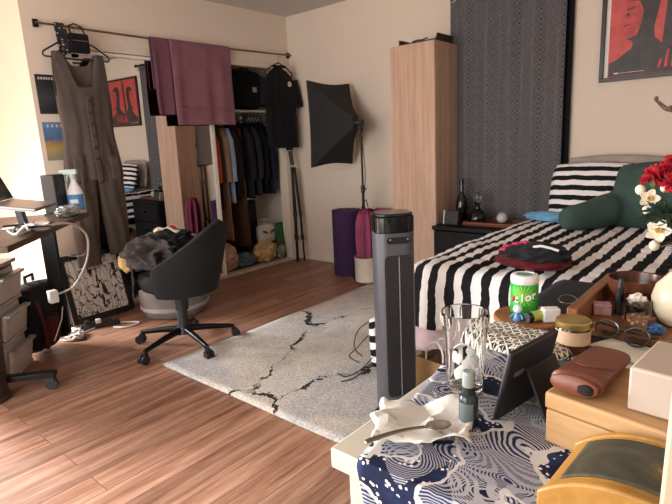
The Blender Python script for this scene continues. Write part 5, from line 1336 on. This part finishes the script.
# red carnations
RDP = mat('red petal', '#b81f33', .6, var=.16, scale=40)
STM = mat('green stem', '#4d6a45', .7)
def carnation(c, r, seed, label):
    t = thing('carnation', label, 'flower', (VX, VY, OZ + .012), 0, 'red carnations in the cream vase')
    c = Vector(lw(*c)); rnd = random.Random(seed); b = MB()
    for k in range(46):
        th = math.acos(1 - 1.45 * rnd.random()); ph = rnd.random() * 6.283; d = Vector((math.sin(th) * math.cos(ph), math.sin(th) * math.sin(ph), math.cos(th)))
        q = d.to_track_quat('Z', 'Y').to_matrix().to_4x4(); M = Matrix.Translation(c) @ q; rr = r * rnd.uniform(.75, 1.05)
        def pf(u, v, M=M, rr=rr, k=k):
            a = (u * 2 - 1); w = rr * .36 * (.25 + .9 * v) * a
            return M @ Vector((w, rr * .10 * math.sin(u * 12 + k) * v + .25 * rr * v * v * (1 if k % 2 else -1), rr * v * (1 - .10 * a * a + .05 * math.sin(u * 21 + k))))
        b.grid(pf, 6, 4)
    b.build('bloom', RDP, t)
    MB().lathe([(.004, -.028), (.010, -.022), (.012, -.006), (.009, .0)], seg=14).build('calyx', STM, t, loc=c)
    MB().tube(bez([(rnd.uniform(-.008, .008), rnd.uniform(-.008, .008), .01), (rnd.uniform(-.01, .01), 0, .13), tuple(c * .6 + Vector((0, 0, .04))), tuple(c - Vector((0, 0, .024)))], 6), .0026, 7).build('stem', STM, t)
for c, r, l in (((3.645, -2.375, 1.075), .034, 'lowest red carnation at the left end of the red cluster'),
                ((3.690, -2.365, 1.100), .040, 'red carnation in the middle of the red cluster'),
                ((3.735, -2.380, 1.105), .042, 'red carnation at the right edge of the photo'),
                ((3.720, -2.340, 1.140), .038, 'topmost red carnation of the cluster'),
                ((3.700, -2.410, 1.065), .034, 'front red carnation just above the green leaves')): carnation(c, r, int(r * 1e5) + int(c[0] * 1e4), l)
LF = mat('dark needle leaf', '#33493a', .6, var=.2, scale=30)
for j, (tip, l) in enumerate((((3.665, -2.44, 1.00), 'fern sprig pointing left below the red flowers'), ((3.72, -2.45, .985), 'fern sprig at the front of the vase'), ((3.700, -2.40, 1.00), 'low fern sprig behind the lower white blossom'), ((3.78, -2.40, 1.04), 'tall fern sprig rising at the right of the vase'))):
    t = thing('fern_sprig', l, 'leaf', (VX, VY, OZ + .012), 0, 'green fern sprigs in the vase')
    P = bez([(.0, .0, .02 + .003 * j), (.004 * (j - 1.5), -.004, .14), tuple(Vector(lw(*tip)) * .72 + Vector((0, 0, .05))), lw(*tip)], 9)
    sm = MB().tube(P, .002, 6).build('stem', STM, t)
    b = MB(); rnd = random.Random(j + 5)
    for i in range(10, len(P)):
        for k in range(7):
            d = (P[i] - P[i - 1]).normalized(); sd = d.orthogonal().normalized(); ang = rnd.random() * 6.28
            sd = (Matrix.Rotation(ang, 3, d) @ sd + d * .55).normalized(); L_ = rnd.uniform(.032, .055); nrm = sd.cross(d).normalized() * .0032
            p0 = P[i]; b.grid(lambda u, v, p0=p0, sd=sd, nrm=nrm, L_=L_: p0 + sd * (L_ * v) + nrm * ((u * 2 - 1) * (math.sin(math.pi * min(.97, .15 + .85 * v)))) + Vector((0, 0, -.012 * v * v)), 2, 4)
    b.build('needles', LF, t)

# ------------------------------------------------------------------ light
w = bpy.data.worlds.new('sky'); SC.world = w; w.use_nodes = True
bg = w.node_tree.nodes['Background']; bg.inputs['Color'].default_value = (.80, .88, 1.0, 1); bg.inputs['Strength'].default_value = 1.0
def area(name, loc, rot, sx, sy, power, col, spread=180):
    l = bpy.data.lights.new(name, 'AREA'); l.shape = 'RECTANGLE'; l.size = sx; l.size_y = sy; l.energy = power; l.color = col; l.spread = R(spread)
    o = bpy.data.objects.new(name, l); COL.objects.link(o); o.location = loc; o.rotation_euler = rot; return o
area('daylight_front_window', ((WX0 + WX1) / 2, FY0 - .16, 1.2), (R(62), 0, 0), 2.7, 2.0, 125, (1.0, .985, .97))
area('daylight_side_window', (-2.16, -4.35, 1.2), (R(50), 0, R(-90)), 1.6, 2.0, 430, (1.0, .985, .97), 105)

# ------------------------------------------------------------------ camera
cam = bpy.data.cameras.new('camera'); co = bpy.data.objects.new('camera', cam); COL.objects.link(co)
cam.sensor_fit = 'HORIZONTAL'; cam.sensor_width = 36; cam.lens = 517.41 / 672 * 36; cam.clip_start = .02
yaw, pit, rol = .713974, .207664, -.0492215
f = Vector((-math.sin(yaw) * math.cos(pit), math.cos(yaw) * math.cos(pit), -math.sin(pit))); rt = Vector((math.cos(yaw), math.sin(yaw), 0)); up = rt.cross(f)
c_, s_ = math.cos(rol), math.sin(rol); r2 = rt * c_ + up * s_; u2 = up * c_ - rt * s_
co.matrix_world = Matrix(((r2.x, u2.x, -f.x, 3.88874), (r2.y, u2.y, -f.y, -3.90315), (r2.z, u2.z, -f.z, 1.2), (0, 0, 0, 1)))
SC.camera = co
SC.view_settings.view_transform = 'Standard'; SC.view_settings.look = 'None'; SC.view_settings.gamma = 1; SC.view_settings.use_curve_mapping = False
SC.view_settings.exposure = 0.05
SC.cycles.max_bounces = 10; SC.cycles.diffuse_bounces = 6; SC.cycles.glossy_bounces = 5; SC.cycles.transmission_bounces = 8
SC.cycles.sample_clamp_indirect = 6; SC.cycles.use_denoising = True
SC.cycles.caustics_reflective = False; SC.cycles.caustics_refractive = False
